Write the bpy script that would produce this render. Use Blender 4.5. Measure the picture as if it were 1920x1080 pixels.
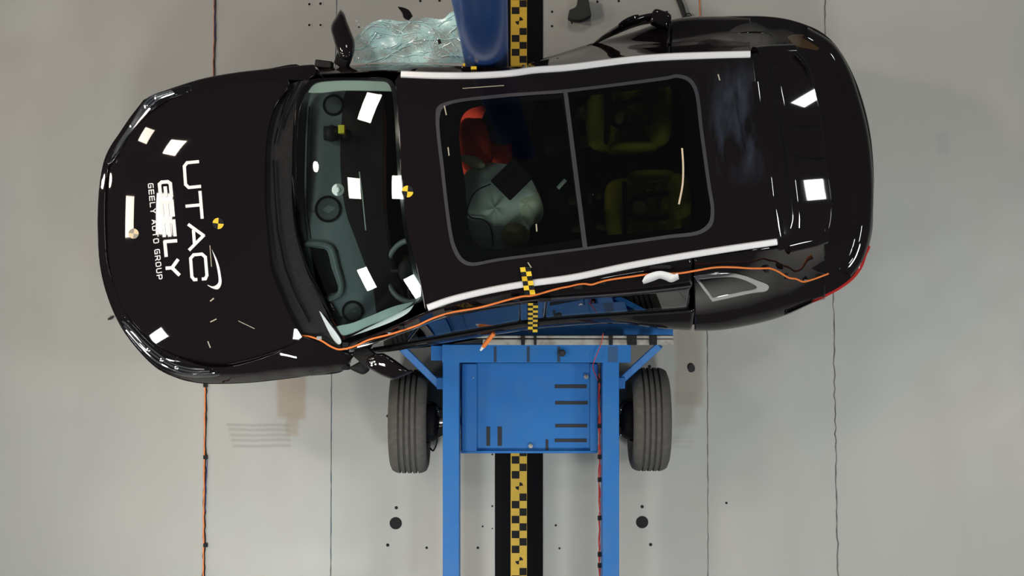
import bpy, bmesh, math, random
import numpy as np
from mathutils import Vector, Matrix
from mathutils.geometry import delaunay_2d_cdt
random.seed(7)
for o in list(bpy.data.objects): bpy.data.objects.remove(o)
SC = bpy.context.scene
COL = SC.collection

# ------------------------------------------------------------------ camera
CAM_H = 9.8          # the high-speed camera hangs 9.8 m above the hall floor, looking straight down
FPX = 2730.0         # focal length for a 1920 px wide frame
cam = bpy.data.cameras.new('camera'); co = bpy.data.objects.new('camera', cam); COL.objects.link(co)
cam.sensor_width = 36; cam.lens = FPX / 1920 * 36
co.location = (0, 0, CAM_H); co.rotation_euler = (0, 0, 0); SC.camera = co
cam.clip_end = 100

# ------------------------------------------------------------------ world, lamps, exposure
SC.view_settings.view_transform = 'Standard'; SC.view_settings.look = 'None'
SC.view_settings.exposure = 0.12; SC.view_settings.gamma = 1; SC.view_settings.use_curve_mapping = False
w = bpy.data.worlds.new('hall_air'); SC.world = w; w.use_nodes = True
w.node_tree.nodes['Background'].inputs[0].default_value = (0.95, 1.0, 1.04, 1)
w.node_tree.nodes['Background'].inputs[1].default_value = 0.060

def flood(loc, target, sx, sy, radiance, col=(1, 0.99, 0.97), spread=180):
    """a square LED flood panel of the test hall or an added unseen fill panel"""
    l = bpy.data.lights.new('flood_or_fill', 'AREA'); l.shape = 'RECTANGLE'; l.size = sx; l.size_y = sy
    l.energy = radiance * math.pi * sx * sy; l.color = col; l.spread = math.radians(spread)
    o = bpy.data.objects.new('flood_or_fill', l); COL.objects.link(o)
    o.location = loc
    d = Vector(target) - Vector(loc)
    o.rotation_euler = d.to_track_quat('-Z', 'Y').to_euler()
    return o
#LIGHTS
T0 = (0, 0, 0.8)
WARM = (1, 0.87, 0.74); COOL = (0.97, 1.0, 0.97)
T1 = (1.2, 0.6, 0.5)
FLOODS_AND_FILLS = [  # place, aim, width, height, radiance, colour, louvre spread: two banks in front of the car, one behind, the rest to the sides
    ((-6.3, 3.3, 7.0), T1, 0.8, 0.8, 12.5, WARM, 75), ((-6.3, 0.85, 7.0), T1, 0.95, 0.95, 6.5, (1, .93, .86), 75), ((-6.6, -3.6, 6.6), T1, 0.9, 0.9, 7.5, COOL, 80),
    ((-6.6, 3.5, 4.3), T1, 0.8, 0.8, 5.5, WARM, 80), ((-7.2, 0.75, 4.2), T1, 0.8, 0.8, 5.5, WARM, 80), ((-8.0, -3.1, 3.6), T1, 0.9, 0.9, 7.0, COOL, 90),
    ((5.0, 4.2, 7.0), (1, 0, 0.8), 0.85, 0.38, 38, COOL), ((5.0, 0.1, 7.0), (1, 0, 0.8), 0.85, 0.38, 38, COOL),
    ((-2.2, -4.6, 7.5), (-1.8, -1.5, 0), 1.2, 1.2, 5.5, COOL, 50), ((2.5, -5.2, 7.5), (2, -1, 0), 1.2, 1.2, 9.5, COOL, 80),  # unseen side panels, added to shape the brightness of the floor
    ((0.2, 6.8, 7.5), (0.0, 1.6, 0), 1.4, 1.4, 6.5, (1, 0.94, 0.86), 120),  # unseen panel added to lift the floor on the pole side
    ((7.0, -1.5, 7.0), (2, 0, 0), 1.1, 1.1, 43, COOL), ((-6.2, 1.25, 1.65), (-1, 0.7, 1.3), 0.3, 0.3, 45, WARM),
]
#ENDLIGHTS
for a in FLOODS_AND_FILLS:
    fl = flood(*a)
    if a[2] < 0.5: fl.data.shape = 'ELLIPSE'

# ------------------------------------------------------------------ pixel + height -> point
def W(px, py, z):
    k = (CAM_H - z) / FPX
    return (px - 960) * k, (540 - py) * k, z

# ------------------------------------------------------------------ materials
MATS = {}
def mat(name, col=(0.5, 0.5, 0.5), rough=0.5, metal=0.0, coat=0.0, spec=0.5, coat_rough=0.03, noise=None, bump=None, **k):
    m = bpy.data.materials.new(name); m.use_nodes = True; MATS[name] = m
    nt = m.node_tree; b = nt.nodes['Principled BSDF']
    b.inputs['Base Color'].default_value = (*col, 1); b.inputs['Roughness'].default_value = rough
    b.inputs['Metallic'].default_value = metal; b.inputs['Coat Weight'].default_value = coat
    b.inputs['Coat Roughness'].default_value = coat_rough; b.inputs['Specular IOR Level'].default_value = spec
    tc = nt.nodes.new('ShaderNodeTexCoord')
    n = nt.nodes.new('ShaderNodeTexNoise'); nt.links.new(tc.outputs['Object'], n.inputs['Vector'])
    s, amt, col2 = noise or (8, 0.15, tuple(c * 0.8 for c in col))
    n.inputs['Scale'].default_value = s; n.inputs['Detail'].default_value = 5
    mx = nt.nodes.new('ShaderNodeMix'); mx.data_type = 'RGBA'
    mx.inputs[6].default_value = (*col, 1); mx.inputs[7].default_value = (*col2, 1)
    mr = nt.nodes.new('ShaderNodeMapRange'); mr.inputs[1].default_value = 0.45; mr.inputs[2].default_value = 0.75
    mr.inputs[3].default_value = 0; mr.inputs[4].default_value = min(1, amt * 3)
    nt.links.new(n.outputs[0], mr.inputs[0]); nt.links.new(mr.outputs[0], mx.inputs[0]); nt.links.new(mx.outputs[2], b.inputs['Base Color'])
    if bump:
        n2 = nt.nodes.new('ShaderNodeTexNoise'); n2.inputs['Scale'].default_value = bump[0]; n2.inputs['Detail'].default_value = 3
        nt.links.new(tc.outputs['Object'], n2.inputs['Vector'])
        bp = nt.nodes.new('ShaderNodeBump'); bp.inputs['Strength'].default_value = bump[1]; bp.inputs['Distance'].default_value = 0.01
        nt.links.new(n2.outputs[0], bp.inputs['Height']); nt.links.new(bp.outputs[0], b.inputs['Normal'])
    return m

def glass(name, tint, refl=1.0, rough=0.0, ior=1.5, haze=0.0, hazecol=(0.5, 0.6, 0.6)):
    """thin pane: tinted transmission plus Fresnel reflection"""
    m = bpy.data.materials.new(name); m.use_nodes = True; MATS[name] = m
    nt = m.node_tree; nt.nodes.clear()
    out = nt.nodes.new('ShaderNodeOutputMaterial')
    t = nt.nodes.new('ShaderNodeBsdfTransparent'); t.inputs[0].default_value = (*tint, 1)
    g = nt.nodes.new('ShaderNodeBsdfGlossy'); g.inputs['Roughness'].default_value = rough; g.inputs[0].default_value = (refl, refl, refl, 1)
    f = nt.nodes.new('ShaderNodeFresnel'); f.inputs[0].default_value = ior
    x = nt.nodes.new('ShaderNodeMixShader')
    src = t
    if haze:
        d = nt.nodes.new('ShaderNodeBsdfDiffuse'); d.inputs[0].default_value = (*hazecol, 1)
        y = nt.nodes.new('ShaderNodeMixShader'); y.inputs[0].default_value = haze
        nt.links.new(t.outputs[0], y.inputs[1]); nt.links.new(d.outputs[0], y.inputs[2]); src = y
    nt.links.new(f.outputs[0], x.inputs[0]); nt.links.new(src.outputs[0], x.inputs[1]); nt.links.new(g.outputs[0], x.inputs[2])
    nt.links.new(x.outputs[0], out.inputs[0])
    return m

PAINT = mat('black_paint', (0.009, 0.0065, 0.0075), 0.6, coat=1.0, spec=0.0, noise=(3, 0.1, (0.007, 0.0055, 0.007)))
TRIM = mat('black_plastic', (0.010, 0.010, 0.011), 0.6, spec=0.2, noise=(40, 0.2, (0.02, 0.02, 0.02)))
GLOSSB = mat('gloss_black_trim', (0.006, 0.005, 0.006), 0.12, spec=0.3, coat=0.4)
CHROME = mat('chrome', (0.85, 0.86, 0.88), 0.12, metal=1)
ALU = mat('brushed_aluminium', (0.98, 0.97, 0.99), 0.35, metal=0.25, noise=(60, 0.2, (0.9, 0.9, 0.92)))
RUBBER = mat('tyre_rubber', (0.08, 0.075, 0.067), 0.8, spec=0.25, noise=(30, 0.3, (0.11, 0.10, 0.09)))
RUBBERD = mat('dark_rubber', (0.02, 0.02, 0.02), 0.8)
BLUE = mat('blue_trolley_paint', (0.016, 0.140, 0.43), 0.42, spec=0.35, noise=(9, 0.35, (0.03, 0.15, 0.40)), bump=(14, 0.05))
POLEB = mat('blue_pole_paint', (0.018, 0.060, 0.21), 0.3, noise=(5, 0.25, (0.025, 0.075, 0.24)))
STEEL = mat('bare_steel', (0.55, 0.54, 0.52), 0.35, metal=0.8, noise=(25, 0.3, (0.35, 0.3, 0.25)))
YEL = mat('yellow_tape', (0.72, 0.45, 0.03), 0.5, noise=(20, 0.2, (0.6, 0.38, 0.03)))
YELB = mat('bright_yellow_tape', (0.95, 0.62, 0.02), 0.5)
BLKT = mat('black_tape', (0.014, 0.014, 0.015), 0.7, spec=0.2)
WHITE = mat('white_vinyl', (0.9, 0.9, 0.9), 0.45)
ORANGE = mat('orange_cable', (0.95, 0.24, 0.045), 0.5)
RED = mat('red_wire', (0.5, 0.04, 0.03), 0.5)
DASH = mat('dashboard_grey', (0.12, 0.165, 0.175), 0.65, noise=(14, 0.2, (0.10, 0.14, 0.15)))
DARK = mat('interior_black', (0.008, 0.008, 0.009), 0.9, spec=0.15)
SEAT = mat('seat_fabric', (0.012, 0.012, 0.013), 0.9, spec=0.1, bump=(60, 0.3))
BAG = mat('airbag_fabric', (0.62, 0.74, 0.70), 0.85, noise=(3, 0.25, (0.52, 0.63, 0.60)), bump=(9, 0.6))
SHIRT = mat('red_shirt', (0.95, 0.07, 0.035), 0.85, bump=(14, 0.6))
SKIN = mat('dummy_skin', (0.32, 0.26, 0.12), 0.6)
YSEAT = mat('yellow_child_seat', (0.6, 0.58, 0.03), 0.7, bump=(20, 0.3))
PALE = mat('pale_pillar_trim', (0.50, 0.62, 0.59), 0.6)
BLUEC = mat('dark_blue_cloth', (0.02, 0.04, 0.2), 0.8)
TAIL = mat('red_lamp_lens', (0.45, 0.02, 0.015), 0.12, coat=1)
AMBER = mat('amber_lens', (0.06, 0.03, 0.008), 0.2, coat=1)
SCREEN = glass('windscreen_glass', (0.72, 0.80, 0.78), 1.0)
ROOFG = glass('tinted_roof_glass', (0.72, 0.77, 0.72), 1.0)
SIDEG = glass('side_window_glass', (0.35, 0.38, 0.38), 1.0)
LAMPG = glass('headlamp_glass', (0.6, 0.62, 0.66), 1.6, ior=1.7)
ROOFD = GLOSSB

def roof_reflection_paint():  # black paint with a bluish reflection haze painted into the rear roof colour
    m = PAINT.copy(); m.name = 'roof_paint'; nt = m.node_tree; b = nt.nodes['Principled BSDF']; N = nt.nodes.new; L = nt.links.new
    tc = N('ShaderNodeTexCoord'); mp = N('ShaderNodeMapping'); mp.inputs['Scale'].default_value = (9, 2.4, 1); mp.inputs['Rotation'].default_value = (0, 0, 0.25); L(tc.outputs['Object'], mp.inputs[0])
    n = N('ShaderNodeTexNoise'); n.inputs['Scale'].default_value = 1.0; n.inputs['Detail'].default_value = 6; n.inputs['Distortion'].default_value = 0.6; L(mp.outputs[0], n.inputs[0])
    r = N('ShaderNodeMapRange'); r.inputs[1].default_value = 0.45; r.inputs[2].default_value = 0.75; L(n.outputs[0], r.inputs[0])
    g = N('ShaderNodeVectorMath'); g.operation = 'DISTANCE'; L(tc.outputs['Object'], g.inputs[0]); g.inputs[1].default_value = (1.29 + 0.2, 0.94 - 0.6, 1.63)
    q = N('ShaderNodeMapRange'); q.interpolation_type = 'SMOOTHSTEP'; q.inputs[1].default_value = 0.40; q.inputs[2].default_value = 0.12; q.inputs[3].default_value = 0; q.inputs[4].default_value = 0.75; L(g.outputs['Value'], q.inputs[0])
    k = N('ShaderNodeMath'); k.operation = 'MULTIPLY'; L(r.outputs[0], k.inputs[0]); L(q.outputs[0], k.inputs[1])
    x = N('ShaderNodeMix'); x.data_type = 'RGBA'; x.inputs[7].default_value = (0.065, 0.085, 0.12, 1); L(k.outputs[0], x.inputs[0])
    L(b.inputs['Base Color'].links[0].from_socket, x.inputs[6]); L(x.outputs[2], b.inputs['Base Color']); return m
ROOFP = roof_reflection_paint()
# ------------------------------------------------------------------ surfaces
class TPS:
    def __init__(s, pts, lam=2e-4):
        P = np.array([W(*p) for p in pts]); s.P = P[:, :2]; n = len(P)
        K = s.k(np.linalg.norm(s.P[:, None] - s.P[None], axis=2)) + lam * np.eye(n)
        Q = np.c_[np.ones(n), s.P]
        A = np.block([[K, Q], [Q.T, np.zeros((3, 3))]])
        sol = np.linalg.solve(A, np.r_[P[:, 2], 0, 0, 0]); s.w = sol[:n]; s.a = sol[n:]
    def k(s, r): return np.where(r > 1e-9, r * r * np.log(np.maximum(r, 1e-9)), 0)
    def __call__(s, x, y):
        x = np.atleast_1d(np.asarray(x, float)); y = np.atleast_1d(np.asarray(y, float))
        r = np.sqrt((x[:, None] - s.P[:, 0]) ** 2 + (y[:, None] - s.P[:, 1]) ** 2)
        return s.k(r) @ s.w + s.a[0] + s.a[1] * x + s.a[2] * y
class Poly:
    def __init__(s, pts, terms, facing=(), wt=0.5):
        """facing: (px, py, z, point that mirrors towards the camera there) sets the panel's slope at that spot"""
        P = np.array([W(*p) for p in pts]); s.t = terms; s.c0 = P[:, :2].mean(0)
        A = [s.B(P[:, 0], P[:, 1])]; b = list(P[:, 2]); e = 1e-4
        for px, py, z, L in facing:
            p = np.array(W(px, py, z)); u = np.array(L) - p; v = np.array((0, 0, CAM_H)) - p; n = u / np.linalg.norm(u) + v / np.linalg.norm(v)
            for ax in (0, 1):
                q1 = p.copy(); q1[ax] += e; q0 = p.copy(); q0[ax] -= e
                A.append(wt * (s.B(q1[:1], q1[1:2]) - s.B(q0[:1], q0[1:2])) / (2 * e)); b.append(-wt * n[ax] / n[2])
        s.c = np.linalg.lstsq(np.vstack(A), np.array(b), rcond=None)[0]
    def B(s, x, y):
        x = x - s.c0[0]; y = y - s.c0[1]
        return np.stack([x ** i * y ** j for i, j in s.t], 1)
    def __call__(s, x, y):
        x = np.atleast_1d(np.asarray(x, float)); y = np.atleast_1d(np.asarray(y, float))
        return s.B(x, y) @ s.c
def on(S, px, py, off=0.0):
    z = np.array([1.2])
    for _ in range(14):
        x, y, _z = W(px, py, float(z[0])); z = 0.5 * z + 0.5 * (S(x, y) + off)
    x, y, z = W(px, py, float(z[0])); return x, y, z
def nrm(S, x, y, e=0.004):
    dx = (S(x + e, y) - S(x - e, y)) / (2 * e); dy = (S(x, y + e) - S(x, y - e)) / (2 * e)
    n = np.stack([-dx, -dy, np.ones_like(dx)], 1); return n / np.linalg.norm(n, axis=1)[:, None]
def spline(pts, n=6, closed=True):
    """Catmull-Rom through points; a point given with a trailing 'c' is kept as a corner"""
    P = [tuple(p[:len(p) - 1]) if isinstance(p[-1], str) else tuple(p) for p in pts]
    C = [isinstance(p[-1], str) for p in pts]; N = len(P); out = []
    P = np.array(P, float)
    for i in range(N if closed else N - 1):
        p1, p2 = P[i], P[(i + 1) % N]
        p0 = P[i - 1] if (closed or i > 0) else 2 * p1 - p2
        p3 = P[(i + 2) % N] if (closed or i + 2 < N) else 2 * p2 - p1
        if C[i]: p0 = 2 * p1 - p2
        if C[(i + 1) % N]: p3 = 2 * p2 - p1
        d = [max(np.linalg.norm(a - b), 1e-6) ** 0.5 for a, b in ((p1, p0), (p2, p1), (p3, p2))]
        for k in range(n):
            t = k / n
            m1 = (p2 - p1) + d[1] * ((p1 - p0) / d[0] - (p2 - p0) / (d[0] + d[1]))
            m2 = (p2 - p1) + d[1] * ((p3 - p2) / d[2] - (p3 - p1) / (d[1] + d[2]))
            out.append((2 * t**3 - 3 * t**2 + 1) * p1 + (t**3 - 2 * t**2 + t) * m1 + (-2 * t**3 + 3 * t**2) * p2 + (t**3 - t**2) * m2)
    if not closed: out.append(P[-1])
    return [tuple(map(float, q)) for q in out]
def inside(P, x, y):
    P = np.asarray(P); a = P; b = np.roll(P, -1, 0); c = np.zeros(len(x), bool)
    for (x1, y1), (x2, y2) in zip(a[:, :2], b[:, :2]):
        if y1 == y2: continue
        hit = ((y1 > y) != (y2 > y)) & (x < (x2 - x1) * (y - y1) / (y2 - y1) + x1); c ^= hit
    return c

# ------------------------------------------------------------------ objects
ORG = {}
def thing(name, label, cat, loc=(0, 0, 0), group=None):
    o = bpy.data.objects.new(name, None); COL.objects.link(o); o.location = loc; ORG[o] = Vector(loc)
    o.empty_display_size = 0.1
    return tag(o, label, cat, group)
def tag(o, label=None, cat=None, group=None, kind=None):
    if label: o['label'] = label
    if cat: o['category'] = cat
    if group: o['group'] = group
    if kind: o['kind'] = kind
    return o
def link(name, me, mats, parent=None, origin=None):
    for m in (mats if isinstance(mats, (list, tuple)) else [mats]): me.materials.append(m)
    o = bpy.data.objects.new(name, me); COL.objects.link(o)
    if parent is not None:
        org = ORG[parent]; me.transform(Matrix.Translation(-org)); o.parent = parent; ORG[o] = org
    else:
        c = Vector(origin) if origin is not None else Vector((0, 0, 0))
        me.transform(Matrix.Translation(-c)); o.location = c; ORG[o] = c
    return o
class MB:
    def __init__(s): s.v = []; s.f = []; s.m = []
    def add(s, vs, fs, mi=0):
        b = len(s.v); s.v += [tuple(v) for v in vs]; s.f += [tuple(b + i for i in f) for f in fs]; s.m += [mi] * len(fs); return s
    def box(s, c, size, rot=None, mi=0):
        x, y, z = [a / 2 for a in size]
        vs = [Vector(p) for p in ((-x, -y, -z), (x, -y, -z), (x, y, -z), (-x, y, -z), (-x, -y, z), (x, -y, z), (x, y, z), (-x, y, z))]
        if rot is not None: vs = [rot @ v for v in vs]
        return s.add([v + Vector(c) for v in vs], [(0, 3, 2, 1), (4, 5, 6, 7), (0, 1, 5, 4), (1, 2, 6, 5), (2, 3, 7, 6), (3, 0, 4, 7)], mi)
    def boxp(s, x0, y0, x1, y1, z0, z1, mi=0):
        """box whose top face spans the given frame rectangle at height z1"""
        a = W(x0, y0, z1); b = W(x1, y1, z1)
        return s.box(((a[0] + b[0]) / 2, (a[1] + b[1]) / 2, (z0 + z1) / 2), (abs(b[0] - a[0]), abs(b[1] - a[1]), z1 - z0), None, mi)
    def prism(s, poly, z0, z1, mi=0):
        n = len(poly); A = sum(poly[i][0] * poly[(i + 1) % n][1] - poly[(i + 1) % n][0] * poly[i][1] for i in range(n))
        if A < 0: poly = poly[::-1]
        return s.add([(x, y, z0) for x, y in poly] + [(x, y, z1) for x, y in poly],
                     [tuple(range(n - 1, -1, -1)), tuple(range(n, 2 * n))] + [(i, (i + 1) % n, n + (i + 1) % n, n + i) for i in range(n)], mi)
    def beam(s, a, b, wd, ht, mi=0):
        a = Vector(a); b = Vector(b); d = (b - a); L = d.length; r = d.to_track_quat('X', 'Z').to_matrix()
        return s.box((a + b) / 2, (L, wd, ht), r, mi)
    def tube(s, pts, r, n=8, mi=0, closed=False):
        P = [Vector(p) for p in pts]; N = len(P); vs = []; up = None
        for i, p in enumerate(P):
            t = ((P[(i + 1) % N] - P[i - 1]) if closed else (P[min(i + 1, N - 1)] - P[max(i - 1, 0)])).normalized()
            if up is None: up = t.orthogonal().normalized()
            u = (up - t * up.dot(t)).normalized(); up = u; v = t.cross(u)
            rr = r[i] if isinstance(r, (list, tuple)) else r
            vs += [p + (u * math.cos(2 * math.pi * k / n) + v * math.sin(2 * math.pi * k / n)) * rr for k in range(n)]
        fs = [(i * n + k, i * n + (k + 1) % n, ((i + 1) % N) * n + (k + 1) % n, ((i + 1) % N) * n + k) for i in range(N if closed else N - 1) for k in range(n)]
        if not closed: fs += [tuple(range(n - 1, -1, -1)), tuple((N - 1) * n + k for k in range(n))]
        return s.add(vs, fs, mi)
    def lathe(s, prof, c, axis='x', n=48, mi=0):
        """profile of (along axis, radius)"""
        vs = []; c = Vector(c)
        for h, r in prof:
            for k in range(n):
                a = 2 * math.pi * k / n; q = (h, r * math.cos(a), r * math.sin(a))
                if axis == 'z': q = (r * math.cos(a), r * math.sin(a), h)
                if axis == 'y': q = (r * math.sin(a), h, r * math.cos(a))
                vs.append(c + Vector(q))
        N = len(prof)
        return s.add(vs, [(i * n + k, i * n + (k + 1) % n, (i + 1) * n + (k + 1) % n, (i + 1) * n + k) for i in range(N - 1) for k in range(n)]
                     + [tuple(range(n - 1, -1, -1)), tuple((N - 1) * n + k for k in range(n))], mi)
    def ell(s, c, r, rot=None, nu=20, nv=12, mi=0, noise=0.0, seed=0, power=2.0):
        rnd = random.Random(seed); ph = [rnd.uniform(0, 6.28) for _ in range(6)]
        vs = []
        for j in range(nv + 1):
            th = math.pi * j / nv
            for i in range(nu):
                a = 2 * math.pi * i / nu
                q = [math.sin(th) * math.cos(a), math.sin(th) * math.sin(a), math.cos(th)]
                e = 2 / power; q = [math.copysign(abs(t) ** e, t) for t in q]
                k = 1 + noise * (math.sin(3 * a + ph[0]) * math.sin(2 * th + ph[1]) + 0.6 * math.sin(5 * a + ph[2] + 3 * th) + 0.4 * math.sin(9 * th + 4 * a + ph[3]))
                v = Vector((q[0] * r[0] * k, q[1] * r[1] * k, q[2] * r[2] * k))
                if rot is not None: v = rot @ v
                vs.append(Vector(c) + v)
        return s.add(vs, [(j * nu + i, (j + 1) * nu + i, (j + 1) * nu + (i + 1) % nu, j * nu + (i + 1) % nu) for j in range(nv) for i in range(nu)], mi)
    def build(s, name, mats, parent=None, smooth=0.6, bevel=0.0, solid=0.0, origin=None, sub=0):
        me = bpy.data.meshes.new(name); me.from_pydata(s.v, [], s.f); me.polygons.foreach_set('material_index', s.m)
        bm = bmesh.new(); bm.from_mesh(me); bmesh.ops.remove_doubles(bm, verts=bm.verts, dist=1e-5)
        if not solid: bmesh.ops.recalc_face_normals(bm, faces=bm.faces)
        bm.to_mesh(me); bm.free()
        if smooth:
            me.shade_smooth(); me.set_sharp_from_angle(angle=smooth)
        if origin is None and parent is None:
            a = np.array(s.v); origin = ((a[:, 0].min() + a[:, 0].max()) / 2, (a[:, 1].min() + a[:, 1].max()) / 2, a[:, 2].min())
        o = link(name, me, mats, parent, origin)
        if bevel:
            m = o.modifiers.new('bevel', 'BEVEL'); m.width = bevel; m.segments = 2; m.limit_method = 'ANGLE'; m.angle_limit = 0.7
        if solid:
            m = o.modifiers.new('solid', 'SOLIDIFY'); m.thickness = solid; m.offset = -1
        if sub:
            m = o.modifiers.new('sub', 'SUBSURF'); m.levels = sub; m.render_levels = sub
        return o

def panel(name, outline, S, mats, parent, off=0.0, depth=0.02, step=0.03, holes=(), sm=6, lip=0.003, matfn=None):
    """sheet-metal or glass panel: a plan outline laid on surface S with a rolled edge"""
    loops = []
    for L in [outline] + list(holes):
        q = spline(L, sm); pts = [on(S, px, py, off)[:2] for px, py in q]
        A = sum(pts[i][0] * pts[(i + 1) % len(pts)][1] - pts[(i + 1) % len(pts)][0] * pts[i][1] for i in range(len(pts)))
        if (A < 0) == (not loops): pts = pts[::-1]      # outer counter-clockwise, holes clockwise
        loops.append(pts)
    V = []; E = []
    for L in loops:
        b = len(V); V += L; E += [(b + i, b + (i + 1) % len(L)) for i in range(len(L))]
    nb = len(V); O = np.array(loops[0]); lo = O.min(0); hi = O.max(0)
    gx, gy = np.meshgrid(np.arange(lo[0] + step / 2, hi[0], step), np.arange(lo[1] + step / 2, hi[1], step)); gx = gx.ravel(); gy = gy.ravel()
    ok = inside(O, gx, gy)
    for h in loops[1:]: ok &= ~inside(h, gx, gy)
    B = np.array(V); gx, gy = gx[ok], gy[ok]
    if len(gx):
        dmin = np.min((gx[:, None] - B[:, 0]) ** 2 + (gy[:, None] - B[:, 1]) ** 2, axis=1); k = dmin > (step * 0.35) ** 2; gx, gy = gx[k], gy[k]
    V2 = [Vector(v) for v in V] + [Vector((a, b)) for a, b in zip(gx, gy)]
    vo, eo, fo, ov, oe, of = delaunay_2d_cdt(V2, E, [], 0, 1e-7)
    P = np.array([(v.x, v.y) for v in vo]); F = np.array([list(f) for f in fo])
    c = P[F].mean(1); ok = inside(O, c[:, 0], c[:, 1])
    for h in loops[1:]: ok &= ~inside(h, c[:, 0], c[:, 1])
    F = F[ok]; Z = S(P[:, 0], P[:, 1]) + off; N = nrm(S, P[:, 0], P[:, 1])
    verts = [(x, y, z) for (x, y), z in zip(P, Z)]; norms = [tuple(n) for n in N]; faces = [tuple(map(int, f)) for f in F]
    idx = {}
    for i, src in enumerate(ov):
        for j in src: idx[j] = i
    b0 = 0
    for L in loops:
        n = len(L); I = [idx[b0 + i] for i in range(n)]; b0 += n; r1 = len(verts)
        for i in range(n):
            a = np.array(L[i - 1]); b = np.array(L[(i + 1) % n]); t = b - a; t = t / (np.linalg.norm(t) + 1e-9); o2 = np.array((t[1], -t[0]))
            p = verts[I[i]]; m = N[I[i]] + np.array((o2[0], o2[1], 0)); m /= np.linalg.norm(m)
            verts.append((p[0] + o2[0] * lip, p[1] + o2[1] * lip, p[2] - lip)); norms.append(tuple(m))
            verts.append((p[0] + o2[0] * lip, p[1] + o2[1] * lip, p[2] - depth)); norms.append((o2[0], o2[1], 0))
        for i in range(n):
            j = (i + 1) % n; u, v = r1 + 2 * i, r1 + 2 * j
            faces += [(I[j], I[i], u, v), (v, u, u + 1, v + 1)]
    me = bpy.data.meshes.new(name); me.from_pydata(verts, [], faces)
    if matfn: me.polygons.foreach_set('material_index', [matfn(*c) for c in [tuple(np.mean([verts[i] for i in f], axis=0)) for f in faces]])
    me.shade_smooth(); me.update()
    me.normals_split_custom_set_from_vertices([Vector(n).normalized() for n in norms])
    return link(name, me, mats, parent)

def drape(mb, polys, S, off=0.006, sub=3, thick=0.0):
    """lay quads given in plan on surface S; polys: (quad, material index)"""
    for q, mi in polys:
        q = np.array(q, float); vs = []; n = sub
        for i in range(n + 1):
            for j in range(n + 1):
                u, v = i / n, j / n
                p = q[0] * (1 - u) * (1 - v) + q[1] * u * (1 - v) + q[2] * u * v + q[3] * (1 - u) * v
                vs.append(on(S, p[0], p[1], off))
        mb.add(vs, [(i * (n + 1) + j, (i + 1) * (n + 1) + j, (i + 1) * (n + 1) + j + 1, i * (n + 1) + j + 1) for i in range(n) for j in range(n)], mi)
def hspline(xs, ys, x):
    """Fritsch-Carlson monotone cubic"""
    xs = np.array(xs, float); ys = np.array(ys, float); h = np.diff(xs); d = np.diff(ys) / h; m = np.r_[d[0], (d[:-1] + d[1:]) / 2, d[-1]]
    for i in range(len(d)):
        if abs(d[i]) < 1e-12: m[i] = m[i + 1] = 0; continue
        a, b = m[i] / d[i], m[i + 1] / d[i]; s = a * a + b * b
        if s > 9: t = 3 / math.sqrt(s); m[i] = t * a * d[i]; m[i + 1] = t * b * d[i]
    x = np.clip(x, xs[0], xs[-1]); i = np.clip(np.searchsorted(xs, x) - 1, 0, len(h) - 1); t = (x - xs[i]) / h[i]
    return (2*t**3 - 3*t**2 + 1) * ys[i] + (t**3 - 2*t**2 + t) * h[i] * m[i] + (-2*t**3 + 3*t**2) * ys[i+1] + (t**3 - t**2) * h[i] * m[i+1]
def rotz(a): return Matrix.Rotation(a, 3, 'Z')
class Row:
    def __init__(s, pts): p = sorted(pts); s.x = [a[0] for a in p]; s.y = [a[1] for a in p]; s.z = [a[2] for a in p]
    def at(s, px): return np.array(W(px, float(hspline(s.x, s.y, px)), float(hspline(s.x, s.z, px))))
def band(name, rows, x0, x1, mats, parent, n=40, m=6, solid=0.004, out=0.0, flip=False):
    """body-side sheet lofted through longitudinal rows; x0/x1 numbers or one value per row"""
    x0 = x0 if isinstance(x0, (list, tuple)) else [x0] * len(rows); x1 = x1 if isinstance(x1, (list, tuple)) else [x1] * len(rows)
    mb = MB(); cols = []
    for i in range(n + 1):
        t = i / n; P = [tuple(r.at(a + (b - a) * t)) for r, a, b in zip(rows, x0, x1)]
        cols.append(spline(P, m, closed=False) if len(P) > 2 else [tuple(np.array(P[0]) + (np.array(P[1]) - np.array(P[0])) * k / m) for k in range(m + 1)])
    k = len(cols[0]); vs = [p for c in cols for p in c]
    vs = np.array(vs)
    if out:
        vs = vs + np.array((0, out, abs(out) * 0.5))
    fs = [(i * k + j, (i + 1) * k + j, (i + 1) * k + j + 1, i * k + j + 1) for i in range(n) for j in range(k - 1)]
    if flip: fs = [f[::-1] for f in fs]
    mb.add(vs, fs)
    return mb.build(name, mats, parent, solid=solid, smooth=0.9)

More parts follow.
